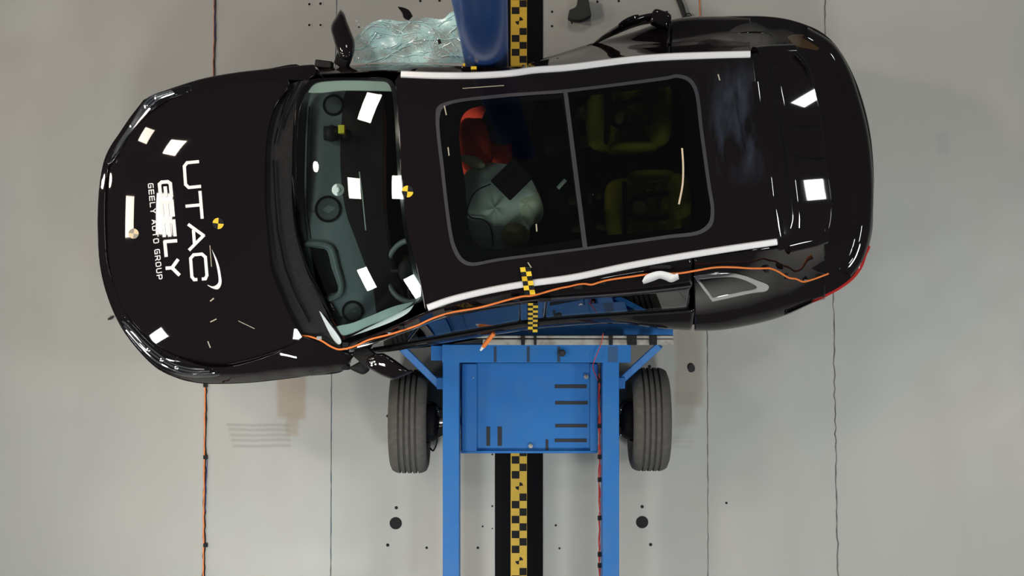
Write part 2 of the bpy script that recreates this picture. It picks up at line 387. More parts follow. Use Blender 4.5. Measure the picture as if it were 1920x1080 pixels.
# ==================================================================== THE HALL FLOOR
def floor_material():
    m = bpy.data.materials.new('sealed_concrete'); m.use_nodes = True; nt = m.node_tree; b = nt.nodes['Principled BSDF']
    N = nt.nodes.new; L = nt.links.new
    tc = N('ShaderNodeTexCoord'); sep = N('ShaderNodeSeparateXYZ'); L(tc.outputs['Object'], sep.inputs[0])
    def noise(scale, det=4, sx=1, sy=1):
        mp = N('ShaderNodeMapping'); mp.inputs['Scale'].default_value = (sx, sy, 1); L(tc.outputs['Object'], mp.inputs[0])
        n = N('ShaderNodeTexNoise'); n.inputs['Scale'].default_value = scale; n.inputs['Detail'].default_value = det; L(mp.outputs[0], n.inputs[0]); return n.outputs[0]
    def math_(op, a, b_=None, c=None):
        n = N('ShaderNodeMath'); n.operation = op
        for i, v in enumerate((a, b_, c)):
            if v is None: continue
            if isinstance(v, (int, float)): n.inputs[i].default_value = v
            else: L(v, n.inputs[i])
        return n.outputs[0]
    def rng(v, a, b_, c=0, d=1):
        n = N('ShaderNodeMapRange'); n.interpolation_type = 'SMOOTHSTEP'; L(v, n.inputs[0])
        for i, q in enumerate((a, b_, c, d)): n.inputs[i + 1].default_value = q
        return n.outputs[0]
    def mixc(f, c1, c2):
        n = N('ShaderNodeMix'); n.data_type = 'RGBA'; L(f, n.inputs[0])
        for i, c in ((6, c1), (7, c2)):
            if isinstance(c, tuple): n.inputs[i].default_value = (*c, 1)
            else: L(c, n.inputs[i])
        return n.outputs[2]
    def spot(x0, y0, x1, y1, soft=0.03, wob=0.06):
        """wear mark with a wobbly outline between two floor points"""
        a = W(x0, y0, 0); c = W(x1, y1, 0); wn = noise(6, 3)
        xx = math_('MULTIPLY_ADD', wn, wob, math_('SUBTRACT', sep.outputs[0], wob / 2)); yy = math_('MULTIPLY_ADD', wn, wob, math_('SUBTRACT', sep.outputs[1], wob / 2))
        f = math_('MULTIPLY', rng(xx, a[0] - soft, a[0] + soft), rng(xx, c[0] + soft, c[0] - soft))
        g = math_('MULTIPLY', rng(yy, c[1] - soft, c[1] + soft), rng(yy, a[1] + soft, a[1] - soft))
        return math_('MULTIPLY', f, g)
    base = mixc(rng(noise(0.6, 3), 0.35, 0.65), (0.42, 0.405, 0.375), (0.40, 0.405, 0.385))
    base = mixc(rng(noise(3, 6, 1, 0.35), 0.4, 0.8, 0, 0.35), base, (0.36, 0.345, 0.32))
    brown = (0.345, 0.28, 0.215)
    for r, k, col in (((518, 690, 574, 785), 0.85, brown), ((536, 770, 562, 815), 0.7, brown), ((1266, 560, 1318, 760), 0.7, (0.33, 0.285, 0.235)), ((1262, 735, 1305, 800), 0.4, (0.30, 0.265, 0.23)),
                      ((1755, 245, 1780, 290), 0.35, (0.3, 0.3, 0.29))):
        base = mixc(math_('MULTIPLY', spot(*r, soft=0.02), k), base, col)
    for i, y in enumerate((797, 806, 816, 825, 836)):
        base = mixc(math_('MULTIPLY', spot(424 + i * 3, y - 2.5, 545, y + 2.5, soft=0.012, wob=0.02), 0.6), base, (0.27, 0.24, 0.22))
    for i, y in enumerate((820, 828, 837)):
        base = mixc(math_('MULTIPLY', spot(1256, y - 2, 1300, y + 2, soft=0.012, wob=0.02), 0.25), base, (0.27, 0.24, 0.22))
    L(base, b.inputs['Base Color']); b.inputs['Roughness'].default_value = 0.42
    L(rng(noise(4, 5), 0.3, 0.7, 0.36, 0.5), b.inputs['Roughness'])
    bp = N('ShaderNodeBump'); bp.inputs['Strength'].default_value = 0.06; bp.inputs['Distance'].default_value = 0.01; L(noise(5, 5), bp.inputs['Height']); L(bp.outputs[0], b.inputs['Normal'])
    b.inputs['Specular IOR Level'].default_value = 0.35
    return m
fm = MB(); fm.box((0, 0, -0.05), (16, 12, 0.1)); FLOOR = fm.build('floor', floor_material(), origin=(0, 0, 0)); tag(FLOOR, kind='structure')
JOINT = mat('joint_filler', (0.03, 0.035, 0.04), 0.8, noise=(30, 0.4, (0.10, 0.07, 0.05)))
JOINT2 = mat('joint_filler_faded', (0.16, 0.15, 0.14), 0.8, noise=(9, 0.6, (0.05, 0.05, 0.05)))
def joint(pts, w=0.004, m=JOINT, amp=0.003, seed=1):
    r = random.Random(seed); mb = MB(); P = []
    for (x0, y0), (x1, y1) in zip(pts[:-1], pts[1:]):
        k = max(2, int(abs(y1 - y0) / 12))
        for i in range(k): P.append(W(x0 + (x1 - x0) * i / k, y0 + (y1 - y0) * i / k, 0))
    vs = []
    for p in P:
        j = r.uniform(-amp, amp); ww = w * r.uniform(0.6, 1.3); vs += [(p[0] + j - ww, p[1], 0.0012), (p[0] + j + ww, p[1], 0.0012)]
    mb.add(vs, [(2 * i, 2 * i + 1, 2 * i + 3, 2 * i + 2) for i in range(len(P) - 1)])
    return mb.build('floor_joint', m, FLOOR, smooth=0)
joint([(408, -500), (404, -60), (400, 300), (386, 700), (380, 1140), (376, 1600)], 0.005, JOINT, 0.004, 1)
joint([(634, -500), (632, -60), (622, 600), (620, 1140), (619, 1600)], 0.0035, mat('joint_blue', (0.06, 0.10, 0.13), 0.7, noise=(6, 0.5, (0.16, 0.13, 0.08))), 0.001, 2)
joint([(1304, -500), (1310, -60), (1318, 300), (1326, 620), (1328, 1140), (1330, 1600)], 0.003, JOINT2, 0.002, 3)
joint([(1541, -500), (1545, -60), (1550, 200), (1562, 560), (1572, 1140), (1578, 1600)], 0.0042, JOINT2, 0.006, 4)
def hole(px, py, r, ring=False):
    x, y, _ = W(px, py, 0); rr = r * CAM_H / FPX; mb = MB()
    mb.lathe([(0.0, rr), (0.0025, rr), (0.003, rr * 0.9)], (x, y, 0), 'z', 24)
    if ring: mb.lathe([(0.0, rr * 2.2), (0.002, rr * 2.1)], (x, y, 0), 'z', 24, 1)
    o = mb.build('bolt_hole', [BLKT, ring_m], FLOOR)
    return o
ring_m = mat('worn_ring', (0.45, 0.43, 0.40), 0.5)
for a in ((742, 981, 11.5), (1204, 979, 11.5), (743, 952, 3), (727, 1022, 3), (800, 1027, 2.4), (905, 987, 1.8), (896, 1027, 2.4), (923, 949, 1.8), (923, 991, 1.2), (923, 852, 1.6),
          (1204, 950, 3), (1220, 1021, 3), (1042, 985, 2), (1049, 1028, 2), (727, 780, 2.8), (1218, 687, 2.8), (1362, 943, 2.2), (673, 51, 1.6), (788, 2, 2.2), (824, 1, 2.4), (1035, 22, 2.2), (1035, 49, 2.2),
          (1120, 3, 2.2), (1160, 2, 2.2), (1072, 43, 1.6)): hole(*a)
for a in ((580, 8, 2.4), (601, 7, 2.6), (580, 47, 2.4), (601, 47, 2.2)): hole(*a, ring=True)

# guide rail with its scale tape
rail = thing('guide_rail', 'black guide rail with yellow scale tape running across the floor', 'rail', W(973, 540, 0))
mb = MB(); mb.boxp(928, -420, 957, 1500, 0, 0.004); mb.boxp(989, -420, 1018, 1500, 0, 0.004); mb.boxp(955, -420, 991, 1500, 0, 0.003)
mb.build('rail_bed', mat('rail_black', (0.006, 0.006, 0.007), 0.9, spec=0.1), rail, smooth=0)
mb = MB(); z = 0.0065
mb.boxp(957.5, -420, 988, 1500, 0.003, z - 0.001, 0)
def cell(x0, y0, x1, y1): mb.boxp(x0, y0, x1, y1, z - 0.002, z, 1)
def mark(cx, cy, r=7.5):
    for s in (1, -1):
        q = [W(cx, cy, 0)[:2]] + [W(cx + s * r * math.cos(a), cy - s * r * math.sin(a), 0)[:2] for a in np.linspace(0.15, 1.45, 6)]
        mb.prism(q, z - 0.002, z, 1)
for base, c in ((855.4, 13.97), (1134.8, 13.97), (1274.5, 13.97), (39.2 - 24 * 13.05, 13.05), (39.2 - 34 * 13.05, 13.05), (855.4 - 139.7, 13.97), (995.1, 13.97), (0.2 + 39 - 4.0 * 13 + 0, 13.05), (0.2 + 39 - 14 * 13.05, 13.05)):
    for k in (0, 2, 6, 8): cell(959.5, base + k * c, 974, base + (k + 1) * c)
    for k in (1, 5, 7, 9): cell(974, base + k * c, 987.5, base + (k + 1) * c)
    mark(973.5, base + 4.0 * c)
mb.build('scale_tape', [YEL, BLKT], rail, smooth=0)

# cable lying in the left joint
mb = MB(); r = random.Random(5)
def along(p0, p1, n, z, jit): return [W(p0[0] + (p1[0] - p0[0]) * i / n + r.uniform(-jit, jit), p0[1] + (p1[1] - p0[1]) * i / n, z) for i in range(n + 1)]
mb.tube(along((384.5, 724), (377, 1500), 80, 0.008, 0.5), 0.0045, 6, 0)
mb.tube(along((387, 716), (379, 1500), 90, 0.008, 1.0), 0.0042, 6, 1)
mb.tube(along((388, 860), (384.5, 960), 16, 0.010, 0.8), 0.0025, 6, 2)
for y in (722, 857, 1022): mb.boxp(381, y - 3, 389, y + 4, 0.002, 0.016, 1)
o = mb.build('floor_cable', [ORANGE, BLKT, BLUEC], smooth=0.8); tag(o, 'orange and black cable taped into the floor joint below the car bonnet', 'cable')
mb = MB(); mb.tube(along((407, -400), (401, 150), 60, 0.008, 0.8), 0.0045, 6, 0); mb.tube(along((401, -30), (403, 75), 12, 0.010, 0.8), 0.0028, 6, 1); mb.tube(along((408, -400), (399, 150), 60, 0.012, 0.8), 0.0015, 6, 2)
o = mb.build('floor_cable', [mat('brown_cable', (0.09, 0.05, 0.05), 0.6), BLUEC, ORANGE], smooth=0.8); tag(o, 'thin dark brown cable along the floor joint above the car bonnet', 'cable')
# more cable at the far right of the top edge
mb = MB(); mb.tube(along((1311.5, -30), (1313, 40), 10, 0.006, 0.3), 0.003, 6, 0)
o = mb.build('floor_cable', [ORANGE], smooth=0.8); tag(o, 'short orange cable in the joint behind the tail of the car', 'cable')

# ==================================================================== CAR
car = thing('car', 'black sport utility car bent against the blue pole, sunroof and bonnet lettering on top', 'car', (-0.2, 0.6, 0.0))
OUT_TOP = [(184, 400), (186, 360), (190, 330), (197, 299), (208, 275), (225, 250), (245, 220), (270, 188, 'c'), (300, 174), (340, 160), (380, 148), (440, 137), (500, 130), (560, 123), (586, 121)]
OUT_BOT = [(184, 431), (188, 494), (198, 541), (217, 592), (239, 630), (267, 664), (295, 690), (317, 702, 'c'), (345, 712), (380, 718), (427, 718.5), (475, 716), (563, 706), (640, 696)]
def zin(px): return float(np.interp(px, [184, 250, 330, 440, 560, 640], [.945, .965, .99, 1.025, 1.07, 1.07]))
def zdrop(px, py): return 0.05 + (0.10 * min(1, max(0, (px - 300) / 60)) if py > 500 else 0.025 * min(1, max(0, (px - 300) / 60)))
def zo(px, py=0): return zin(px) - zdrop(px, py)
FP = []; NEDGE = 0
for L_, sg in ((OUT_TOP, 1), (OUT_BOT, -1)):
    q = spline(L_, 2, closed=False)
    for i, p in enumerate(q):
        t = np.array(q[min(i + 1, len(q) - 1)]) - np.array(q[max(i - 1, 0)]); t /= np.linalg.norm(t); n_ = np.array((-t[1], t[0])) * sg
        for d in (0, 5, 12, 21, 32):
            if p[0] > 575 and d > 12: continue
            FP.append((p[0] + n_[0] * d, p[1] + n_[1] * d, zin(p[0]) - zdrop(*p) * (1 - d / 32) ** 2))
NEDGE = len(FP)
FP += [(225, 400, .96), (232, 330, .96), (255, 290, .97), (290, 245, .98), (360, 205, 1.0), (540, 165, 1.075), (225, 440, .96), (228, 494, .96), (240, 535, .97),
       (265, 580, .98), (300, 625, .99), (360, 665, 1.0), (440, 670, 1.02), (560, 652, 1.075), (620, 660, 1.05)]
FP += [(300, 330, 1.02), (300, 430, 1.03), (310, 530, 1.02), (400, 250, 1.055), (400, 350, 1.08), (400, 430, 1.085), (400, 520, 1.075), (400, 600, 1.055), (490, 220, 1.09), (490, 300, 1.115),
       (490, 400, 1.125), (500, 480, 1.12), (520, 560, 1.105), (540, 610, 1.09), (570, 300, 1.12), (575, 420, 1.12), (600, 560, 1.10), (575, 180, 1.08)]
SF = TPS(FP, 3e-3)
Q2 = [(0, 0), (1, 0), (0, 1), (2, 0), (1, 1), (0, 2)]
Q3 = Q2 + [(3, 0), (2, 1), (1, 2), (0, 3)]
SW_ = Poly([(560, 170, 1.10), (550, 300, 1.125), (553, 420, 1.125), (588, 520, 1.11), (634, 635, 1.07), (738, 150, 1.50), (748, 265, 1.565), (756, 380, 1.585), (782, 490, 1.565), (790, 565, 1.53),
            (640, 150, 1.31), (640, 300, 1.385), (650, 400, 1.395), (672, 520, 1.37), (700, 605, 1.31)], Q2 + [(2, 1), (1, 2), (3, 0), (0, 3)],
          [(688, 207, 1.46, (-6.6, 3.5, 4.3)), (658, 362, 1.42, (-7.2, 0.45, 4.2)), (685, 524, 1.39, (-8.0, -3.1, 3.6)), (745, 364, 1.57, (-6.3, 0.4, 7.0)), (768, 528, 1.53, (-6.6, -3.6, 6.6))], 0.4)
SR = Poly([(740, 150, 1.50), (750, 265, 1.565), (758, 380, 1.585), (784, 490, 1.565), (795, 565, 1.53), (930, 150, 1.57), (950, 300, 1.655), (960, 430, 1.65), (980, 530, 1.60), (1060, 130, 1.58), (1090, 300, 1.675),
           (1090, 480, 1.635), (1200, 112, 1.585), (1230, 290, 1.67), (1200, 495, 1.61), (1406, 102, 1.585), (1420, 180, 1.63), (1433, 290, 1.648), (1445, 380, 1.63), (1456, 455, 1.58), (850, 150, 1.55), (850, 300, 1.63), (870, 450, 1.63), (880, 555, 1.575)],
          Q3 + [(2, 2), (4, 0), (0, 4)])
T4 = [(i, j) for i in range(5) for j in range(5) if i + j <= 4]
SBN = Poly(FP[NEDGE:] + FP[4:NEDGE:5], T4, [(312, 428, 1.03, (-6.3, 0.4, 7.0)), (246, 402, 0.985, (-7.2, 0.45, 4.2)), (445, 232, 1.07, (-6.3, 3.3, 7.0)), (335, 598, 1.03, (-6.6, -3.6, 6.6)), (258, 402, 1.0, (-6.9, 0.4, 5.3)), (232, 402, .97, (-8.0, 0.45, 2.6)), (312, 428, 1.03, (-6.3, 0.4, 7.0))], 0.5)
# --- bonnet, fenders, nose
BON_REAR = [(540, 153), (541, 160), (515, 198), (501, 248), (496, 307), (496, 381), (500, 430), (509, 510), (525, 551), (544, 595), (564, 630)]
BON = [(204, 312, 'c'), (226, 278), (249, 247), (280, 213), (305, 194), (358, 173), (440, 159), (540, 150, 'c'), (541, 160), (515, 198), (501, 248), (496, 307), (496, 381), (500, 430), (509, 510), (525, 551), (544, 595), (566, 632, 'c'),
       (540, 650), (480, 675), (420, 688), (372, 684), (345, 676), (300, 650), (270, 625), (245, 598), (228, 570), (212, 530), (202, 490), (198, 431), (198, 370)]
HL_T = [(201, 304), (222, 268), (245, 233), (270, 191), (284, 179), (320, 168), (357, 161), (357, 168), (330, 177), (303, 189), (279, 209), (249, 242), (205, 307)]
HL_B = [(219, 594), (239, 626), (267, 660), (295, 686), (318, 697), (345, 705), (380, 707), (411, 702), (400, 693), (372, 689), (345, 684), (318, 673), (290, 652), (262, 625), (240, 602), (226, 592)]
bay = panel('engine_bay', OUT_TOP[:-1] + [(545, 150, 'c'), (512, 240), (504, 330), (506, 430), (530, 540), (572, 630), (630, 690, 'c')] + OUT_BOT[::-1], SF, DARK, car, off=-0.075, depth=0.2, step=0.07)
panel('bonnet', BON, SBN, PAINT, car, off=0.004, depth=0.022, step=0.035)
panel('front_fender', [(205, 309, 'c'), (205, 303)] + HL_T[1:1] + [(358, 162, 'c'), (380, 149), (440, 138), (500, 131), (560, 124), (588, 122, 'c'), (591, 138), (566, 150, 'c'), (540, 149, 'c'), (440, 157.5), (358, 171), (305, 192), (279, 211), (249, 244)], SF, PAINT, car, depth=0.03, step=0.03) if False else None
panel('front_fender', [(340, 161, 'c'), (380, 149), (440, 138), (500, 131), (560, 124), (588, 122, 'c'), (592, 136), (575, 149, 'c'), (540, 148.5, 'c'), (440, 157.5), (358, 171.5), (318, 184, 'c')], SF, PAINT, car, depth=0.03, step=0.025)
panel('front_fender', [(335, 708, 'c'), (380, 717), (427, 717.5), (475, 715), (563, 705), (640, 695, 'c'), (662, 668, 'c'), (630, 656), (590, 640), (568, 632, 'c'), (541, 651.5), (480, 676.5), (420, 689.5), (380, 687), (330, 670, 'c')], SF, PAINT, car, depth=0.03, step=0.025)
panel('nose_panel', [(185, 415), (187, 360), (191, 330), (198, 299), (209, 275), (226, 250), (246, 221), (271, 189, 'c'), (300, 175), (339, 161, 'c'), (317, 184, 'c'), (303, 193), (279, 211), (249, 244), (226, 275), (203, 309), (196, 370), (196, 431), (200, 490), (210, 530), (226, 571),
      (243, 600), (268, 627), (298, 652), (329, 670, 'c'), (334, 707, 'c'), (317, 701, 'c'), (295, 689), (268, 664), (240, 630), (218, 592), (199, 541), (189, 494), (185, 445)], SF, PAINT, car, depth=0.03, step=0.02)
def headlamp(pl):
    h = panel('headlight', pl, SF, LAMPG, car, off=0.007, depth=0.01, step=0.012, lip=0.002)
    cx = [p[0] for p in pl]; n = len(pl)
    # chrome blades and projector lenses under the glass
    outer = pl[1:n // 2]; inner = pl[n // 2:][::-1]
    mb = MB(); k = min(len(outer), len(inner))
    for t in (0.2, 0.45, 0.7):
        pts = [tuple(np.array(o_[:2]) * (1 - t) + np.array(i_[:2]) * t) for o_, i_ in zip(outer[:k], inner[:k])]
        mb.tube([on(SF, a, b, 0.006) for a, b in spline(pts, 4, False)], 0.006, 6)
    for q in (0.35, 0.55, 0.75):
        i = int(q * (k - 1)); p = (np.array(outer[i][:2]) + np.array(inner[i][:2])) / 2; c = on(SF, p[0], p[1], 0.004); mb.ell(c, (0.016, 0.016, 0.008))
    mb.build('lamp_blade', CHROME, h)
headlamp(HL_T); headlamp(HL_B)
# lower front bumper, lofted down from the outline
def skirt(name, outline, zf, parent, m=PAINT, drop=((0.06, 0.0), (0.25, 0.006), (0.42, 0.03), (0.5, 0.08))):
    q = spline(outline, 4, closed=False); cx, cy = -0.2, 0.6; mb = MB(); vs = []
    pts = [np.array(W(a, b, zf(a, b))) for a, b in q]; n = len(pts)
    for i, p in enumerate(pts):
        t = pts[min(i + 1, n - 1)] - pts[max(i - 1, 0)]; t = t[:2] / np.linalg.norm(t[:2]); o = np.array((t[1], -t[0]))
        if np.dot(o, p[:2] - np.array((cx, cy))) < 0: o = -o
        vs.append(tuple(p))
        for dz, ins in drop: vs.append((p[0] - o[0] * ins, p[1] - o[1] * ins, p[2] - dz * (p[2] - 0.25) / 0.5))
    k = len(drop) + 1
    mb.add(vs, [(i * k + j, (i + 1) * k + j, (i + 1) * k + j + 1, i * k + j + 1) for i in range(n - 1) for j in range(k - 1)])
    return mb.build(name, m, parent, solid=0.004, smooth=0.9)
ft = OUT_TOP[:9]; fb = OUT_BOT[:8]
skirt('front_bumper', ft[::-1] + fb, zo, car)
# --- cowl, wipers, windscreen
SC_ = TPS([(540, 155, 1.03), (520, 200, 1.055), (505, 260, 1.075), (500, 350, 1.085), (508, 450, 1.085), (530, 540, 1.07), (566, 632, 1.04), (575, 150, 1.06), (556, 220, 1.08), (550, 330, 1.09), (556, 440, 1.09), (585, 520, 1.08), (636, 645, 1.03)], 1e-3)
panel('cowl_panel', [(543, 157, 'c'), (516, 198), (502, 248), (497, 307), (497, 381), (501, 430), (510, 510), (526, 551), (545, 595), (567, 632, 'c'), (600, 645), (640, 655, 'c'), (625, 600), (600, 545), (576, 500), (560, 450), (553, 400), (551, 300), (555, 220), (566, 170), (580, 149, 'c')], SC_, TRIM, car, off=0.0, depth=0.05)
WS = [(565, 168), (580, 152), (605, 147), (680, 146), (728, 148), (740, 160), (746, 224), (748, 265), (752, 330), (757, 380), (765, 437), (778, 490), (789, 540), (786, 562), (740, 590), (690, 614), (650, 634), (634, 638), (622, 610), (600, 560), (576, 510), (556, 445), (549, 400), (547, 330), (549, 260), (554, 200)]
panel('windscreen', WS, SW_, SCREEN, car, off=0.0, depth=0.006, step=0.04, lip=0.001)
# black ceramic border under the glass
INN = [(575, 172), (588, 157), (620, 151), (700, 151), (728, 154), (735, 170), (740, 224), (742, 265), (746, 330), (751, 380), (758, 437), (770, 490), (778, 535), (779, 562), (737, 592), (690, 612), (655, 627), (640, 629), (622, 597), (594, 550), (568, 505), (557, 445), (554, 400), (555, 330), (557, 260), (563, 200)]
panel('ceramic_border', WS, SW_, GLOSSB, car, off=-0.006, depth=0.008, step=0.04, holes=[INN], lip=0.0005)
mb = MB()
mb.tube([on(SC_, a, b, 0.03) for a, b in ((562, 152), (552, 172), (540, 196), (528, 222), (521, 240))], 0.007, 8)
mb.tube([on(SC_, a, b, 0.022) for a, b in ((546, 158), (532, 200), (521, 240), (514, 270))], 0.005, 6)
mb.build('wiper', GLOSSB, car)
mb = MB(); mb.tube([on(SC_, a, b, 0.025) for a, b in ((512, 300), (514, 360), (520, 430), (534, 500), (556, 560), (580, 605))], 0.007, 8); mb.build('wiper', GLOSSB, car)
# --- roof with sunroof
SUN = [(817, 218), (820, 201), (838, 191), (937, 177), (1057, 168), (1251, 143), (1269, 139.5), (1293, 146), (1307, 166), (1318, 243), (1332, 345), (1339, 394), (1335, 422), (1314, 438), (1251, 447), (1096, 468), (937, 489), (879, 498), (862, 489), (851, 472), (844, 451), (827, 321)]
ROOF = [(742, 152, 'c'), (748, 224), (750, 265), (754, 330), (759, 380), (767, 437), (780, 490), (791, 540), (798, 580, 'c'), (867, 562), (984, 537), (1072, 524), (1188, 501), (1340, 474), (1457, 456, 'c'), (1450, 390), (1437, 280), (1426, 234), (1418, 172), (1410, 101, 'c'), (1206, 108), (1060, 127), (1000, 132), (925, 140), (820, 140), (752, 138, 'c')]
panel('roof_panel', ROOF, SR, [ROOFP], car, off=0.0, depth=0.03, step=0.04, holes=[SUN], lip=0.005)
panel('front_door_frame', ROOF, SR, [PAINT], car) if False else None
sg = thing  # (sunroof assembly is one part with its own sub-parts)
def shrink(P, c, k, d=0): return [(c[0] + (x - c[0]) * k, c[1] + (y - c[1]) * k) for x, y, *_ in P]
GREYL = mat('sunroof_seal', (0.045, 0.043, 0.05), 0.5, spec=0.3)
FRG = [(826, 210), (840, 197), (937, 183), (1057, 174, 'c'), (1093, 464, 'c'), (937, 484), (882, 492), (867, 484), (857, 468), (850, 449), (833, 321)]
RRG = [(1064, 173, 'c'), (1251, 149), (1268, 145.5), (1288, 151), (1301, 168), (1312, 243), (1326, 345), (1333, 394), (1329, 417), (1311, 432), (1251, 441), (1101, 463, 'c')]
FO = [(861, 245), (868, 215), (885, 202), (995, 190, 'c'), (1054, 184, 'c'), (1090, 448, 'c'), (1000, 462), (930, 467), (905, 464), (888, 452), (878, 420), (872, 345), (865, 300)]
RO = [(1080, 184), (1095, 180), (1240, 163), (1262, 161), (1275, 170), (1292, 300), (1305, 400), (1303, 418), (1285, 426), (1150, 440), (1120, 442), (1112, 432), (1095, 310)]
seal = panel('sunroof_seal', SUN, SR, GREYL, car, off=0.002, depth=0.02, step=0.05, holes=[FRG, RRG], lip=0.001)
panel('sunroof_glass', FRG, SR, ROOFG, car, off=0.001, depth=0.005, step=0.05, lip=0.0005)
panel('sunroof_glass', RRG, SR, glass('rear_roof_glass', (0.33, 0.36, 0.31), 1.0), car, off=0.001, depth=0.005, step=0.05, lip=0.0005)
panel('sunroof_border', FRG, SR, GLOSSB, car, off=-0.006, depth=0.02, step=0.05, holes=[FO], lip=0.0005)
panel('sunroof_border', RRG, SR, GLOSSB, car, off=-0.006, depth=0.02, step=0.05, holes=[RO], lip=0.0005)
# roof rails
def rrail(c, h=0.022, wd=0.019):
    pts = spline(c, 8, closed=False); mb = MB(); vs = []; P = [np.array(on(SR, a, b, 0.0)) for a, b in pts]; n = len(P)
    prof = [(-wd, -0.01), (-wd, h * 0.6), (-wd * 0.7, h), (wd * 0.7, h), (wd, h * 0.6), (wd, -0.01)]
    for i, p in enumerate(P):
        t = P[min(i + 1, n - 1)] - P[max(i - 1, 0)]; t[2] = 0; t /= np.linalg.norm(t); s_ = np.array((-t[1], t[0], 0))
        for u, v in prof: vs.append(p + s_ * u + np.array((0, 0, v)))
    k = len(prof)
    mb.add(vs, [(i * k + j, i * k + (j + 1) % k, (i + 1) * k + (j + 1) % k, (i + 1) * k + j) for i in range(n - 1) for j in range(k)] + [tuple(range(k)), tuple((n - 1) * k + j for j in range(k))[::-1]])
    return mb.build('roof_rail', ALU, car, smooth=0.5)
rrail([(752, 139.5), (820, 142), (900, 141.5), (960, 137.5), (1000, 132), (1060, 127.5), (1206, 110), (1330, 104), (1406, 102)])
rrail([(802, 577), (835, 565), (867, 556), (925, 543), (981, 533), (1072, 520.5), (1188, 496.5), (1340, 470.5), (1456, 453.5)])
# --- spoiler, tailgate, rear bumper
SP = Poly([(1410, 101, 1.57), (1495, 96, 1.50), (1512, 120, 1.505), (1533, 192, 1.55), (1545, 292, 1.565), (1557, 363, 1.56), (1550, 440, 1.525), (1462, 465, 1.565), (1450, 390, 1.615), (1437, 280, 1.638), (1418, 172, 1.615), (1480, 280, 1.62)], Q2, [(1515, 186, 1.55, (5.0, 4.2, 7.0)), (1531, 358, 1.56, (5.0, 0.1, 7.0))], 1.0)
SPO = [(1412, 102, 'c'), (1440, 99), (1492, 97, 'c'), (1512, 120), (1533, 192), (1540, 240), (1545, 292), (1557, 363), (1557, 410), (1550, 442, 'c'), (1500, 455), (1462, 468, 'c'), (1460, 447), (1452, 390), (1439, 280), (1428, 234), (1420, 172)]
spo = panel('rear_spoiler', SPO, SP, PAINT, car, off=0.0, depth=0.03, step=0.03, lip=0.007)
ENDT = [(1275, 34, .93), (1361, 31, .93), (1430, 31, .93), (1474, 36, .93), (1509, 46, .93), (1536, 58, .93), (1557, 74, .93), (1578, 100, .93), (1598, 137, .93), (1612, 172, .93), (1626, 223, .93), (1634, 270, .93), (1638, 330, .93), (1637, 380, .93), (1635, 430, .93), (1627, 467, .93), (1617, 500, .93), (1600, 523, .93), (1573, 543, .93), (1523, 567, .92), (1473, 590, .92), (1407, 608, .92), (1340, 618, .93), (1300, 619, .93)]
RB = [(x, y, z) for x, y, z in ENDT]
cc = (1400, 320)
for x, y, z in ENDT:   # a shoulder just inside the outline
    d = np.array((x - cc[0], y - cc[1]), float); d /= np.linalg.norm(d); RB.append((x - d[0] * 9, y - d[1] * 9, z + 0.028))
RB += [(1564, 137, 1.01), (1581, 182, 1.01), (1600, 255, 1.01), (1608, 330, 1.01), (1608, 390, 1.01), (1603, 440, 1.01), (1590, 480, 1.0), (1573, 503, 1.0), (1540, 100, 1.01), (1500, 72, 1.02), (1440, 64, 1.05), (1361, 64, 1.06),
       (1582, 292, 1.05), (1588, 363, 1.05), (1582, 430, 1.05), (1562, 192, 1.05), (1532, 120, 1.05), (1547, 192, 1.07), (1560, 292, 1.08), (1570, 363, 1.08), (1562, 430, 1.07), (1515, 110, 1.07), (1480, 85, 1.12), (1420, 84, 1.25),
       (1500, 180, 1.12), (1500, 290, 1.14), (1510, 400, 1.12), (1440, 150, 1.28), (1440, 290, 1.28), (1450, 440, 1.28), (1410, 108, 1.42), (1440, 98, 1.25), (1500, 470, 1.2), (1465, 482, 1.3), (1440, 500, 1.32), (1400, 500, 1.38), (1470, 540, 1.12), (1440, 545, 1.12), (1520, 500, 1.12), (1545, 490, 1.09), (1545, 520, 1.02), (1490, 565, .99), (1430, 585, 1.0), (1400, 570, 1.07)]
SB = TPS(RB, 1e-3)
panel('tailgate', [(1440, 140, 'c'), (1470, 92), (1500, 76), (1540, 102), (1564, 137), (1581, 182), (1600, 255), (1608, 330), (1608, 390), (1603, 440), (1590, 480), (1573, 503), (1545, 512), (1500, 490), (1462, 478, 'c'), (1445, 300)], SB, PAINT, car, off=0.0, depth=0.03, step=0.02, lip=0.006)
RG = [(1548, 130), (1562, 182), (1577, 255), (1590, 330), (1592, 390), (1588, 430), (1575, 468), (1540, 470), (1545, 440), (1552, 400), (1552, 363), (1540, 292), (1534, 240), (1528, 192), (1515, 130)]
PRIV = glass('privacy_glass', (0.03, 0.03, 0.03), 1.0)
mb = MB(); A_ = spline([(1492, 101), (1508, 122), (1529, 193), (1541, 292), (1553, 363), (1553, 408), (1546, 438)], 5, False); vs = []
for a, b in A_: vs += [W(a, b, 1.535), W(a + 1, b, 1.3), W(a + 3, b, 1.06)]
mb.add(vs, [(3 * i + j, 3 * i + 3 + j, 3 * i + 4 + j, 3 * i + 1 + j) for i in range(len(A_) - 1) for j in range(2)]); mb.build('rear_window', PRIV, car, solid=0.004, smooth=0.9)
RBUMP = [(1361, 32, 'c'), (1430, 32), (1473, 37), (1508, 47), (1535, 59), (1556, 75), (1577, 101), (1597, 138), (1611, 173), (1625, 223), (1633, 270), (1637, 330), (1636, 380), (1634, 430), (1626, 467), (1616, 500), (1599, 522), (1572, 542), (1545, 556, 'c'), (1546, 514, 'c'), (1574, 505), (1592, 481), (1605, 440), (1610, 390), (1610, 330), (1602, 255), (1583, 181), (1566, 136), (1542, 100), (1501, 74), (1469, 90), (1440, 62), (1361, 62, 'c')]
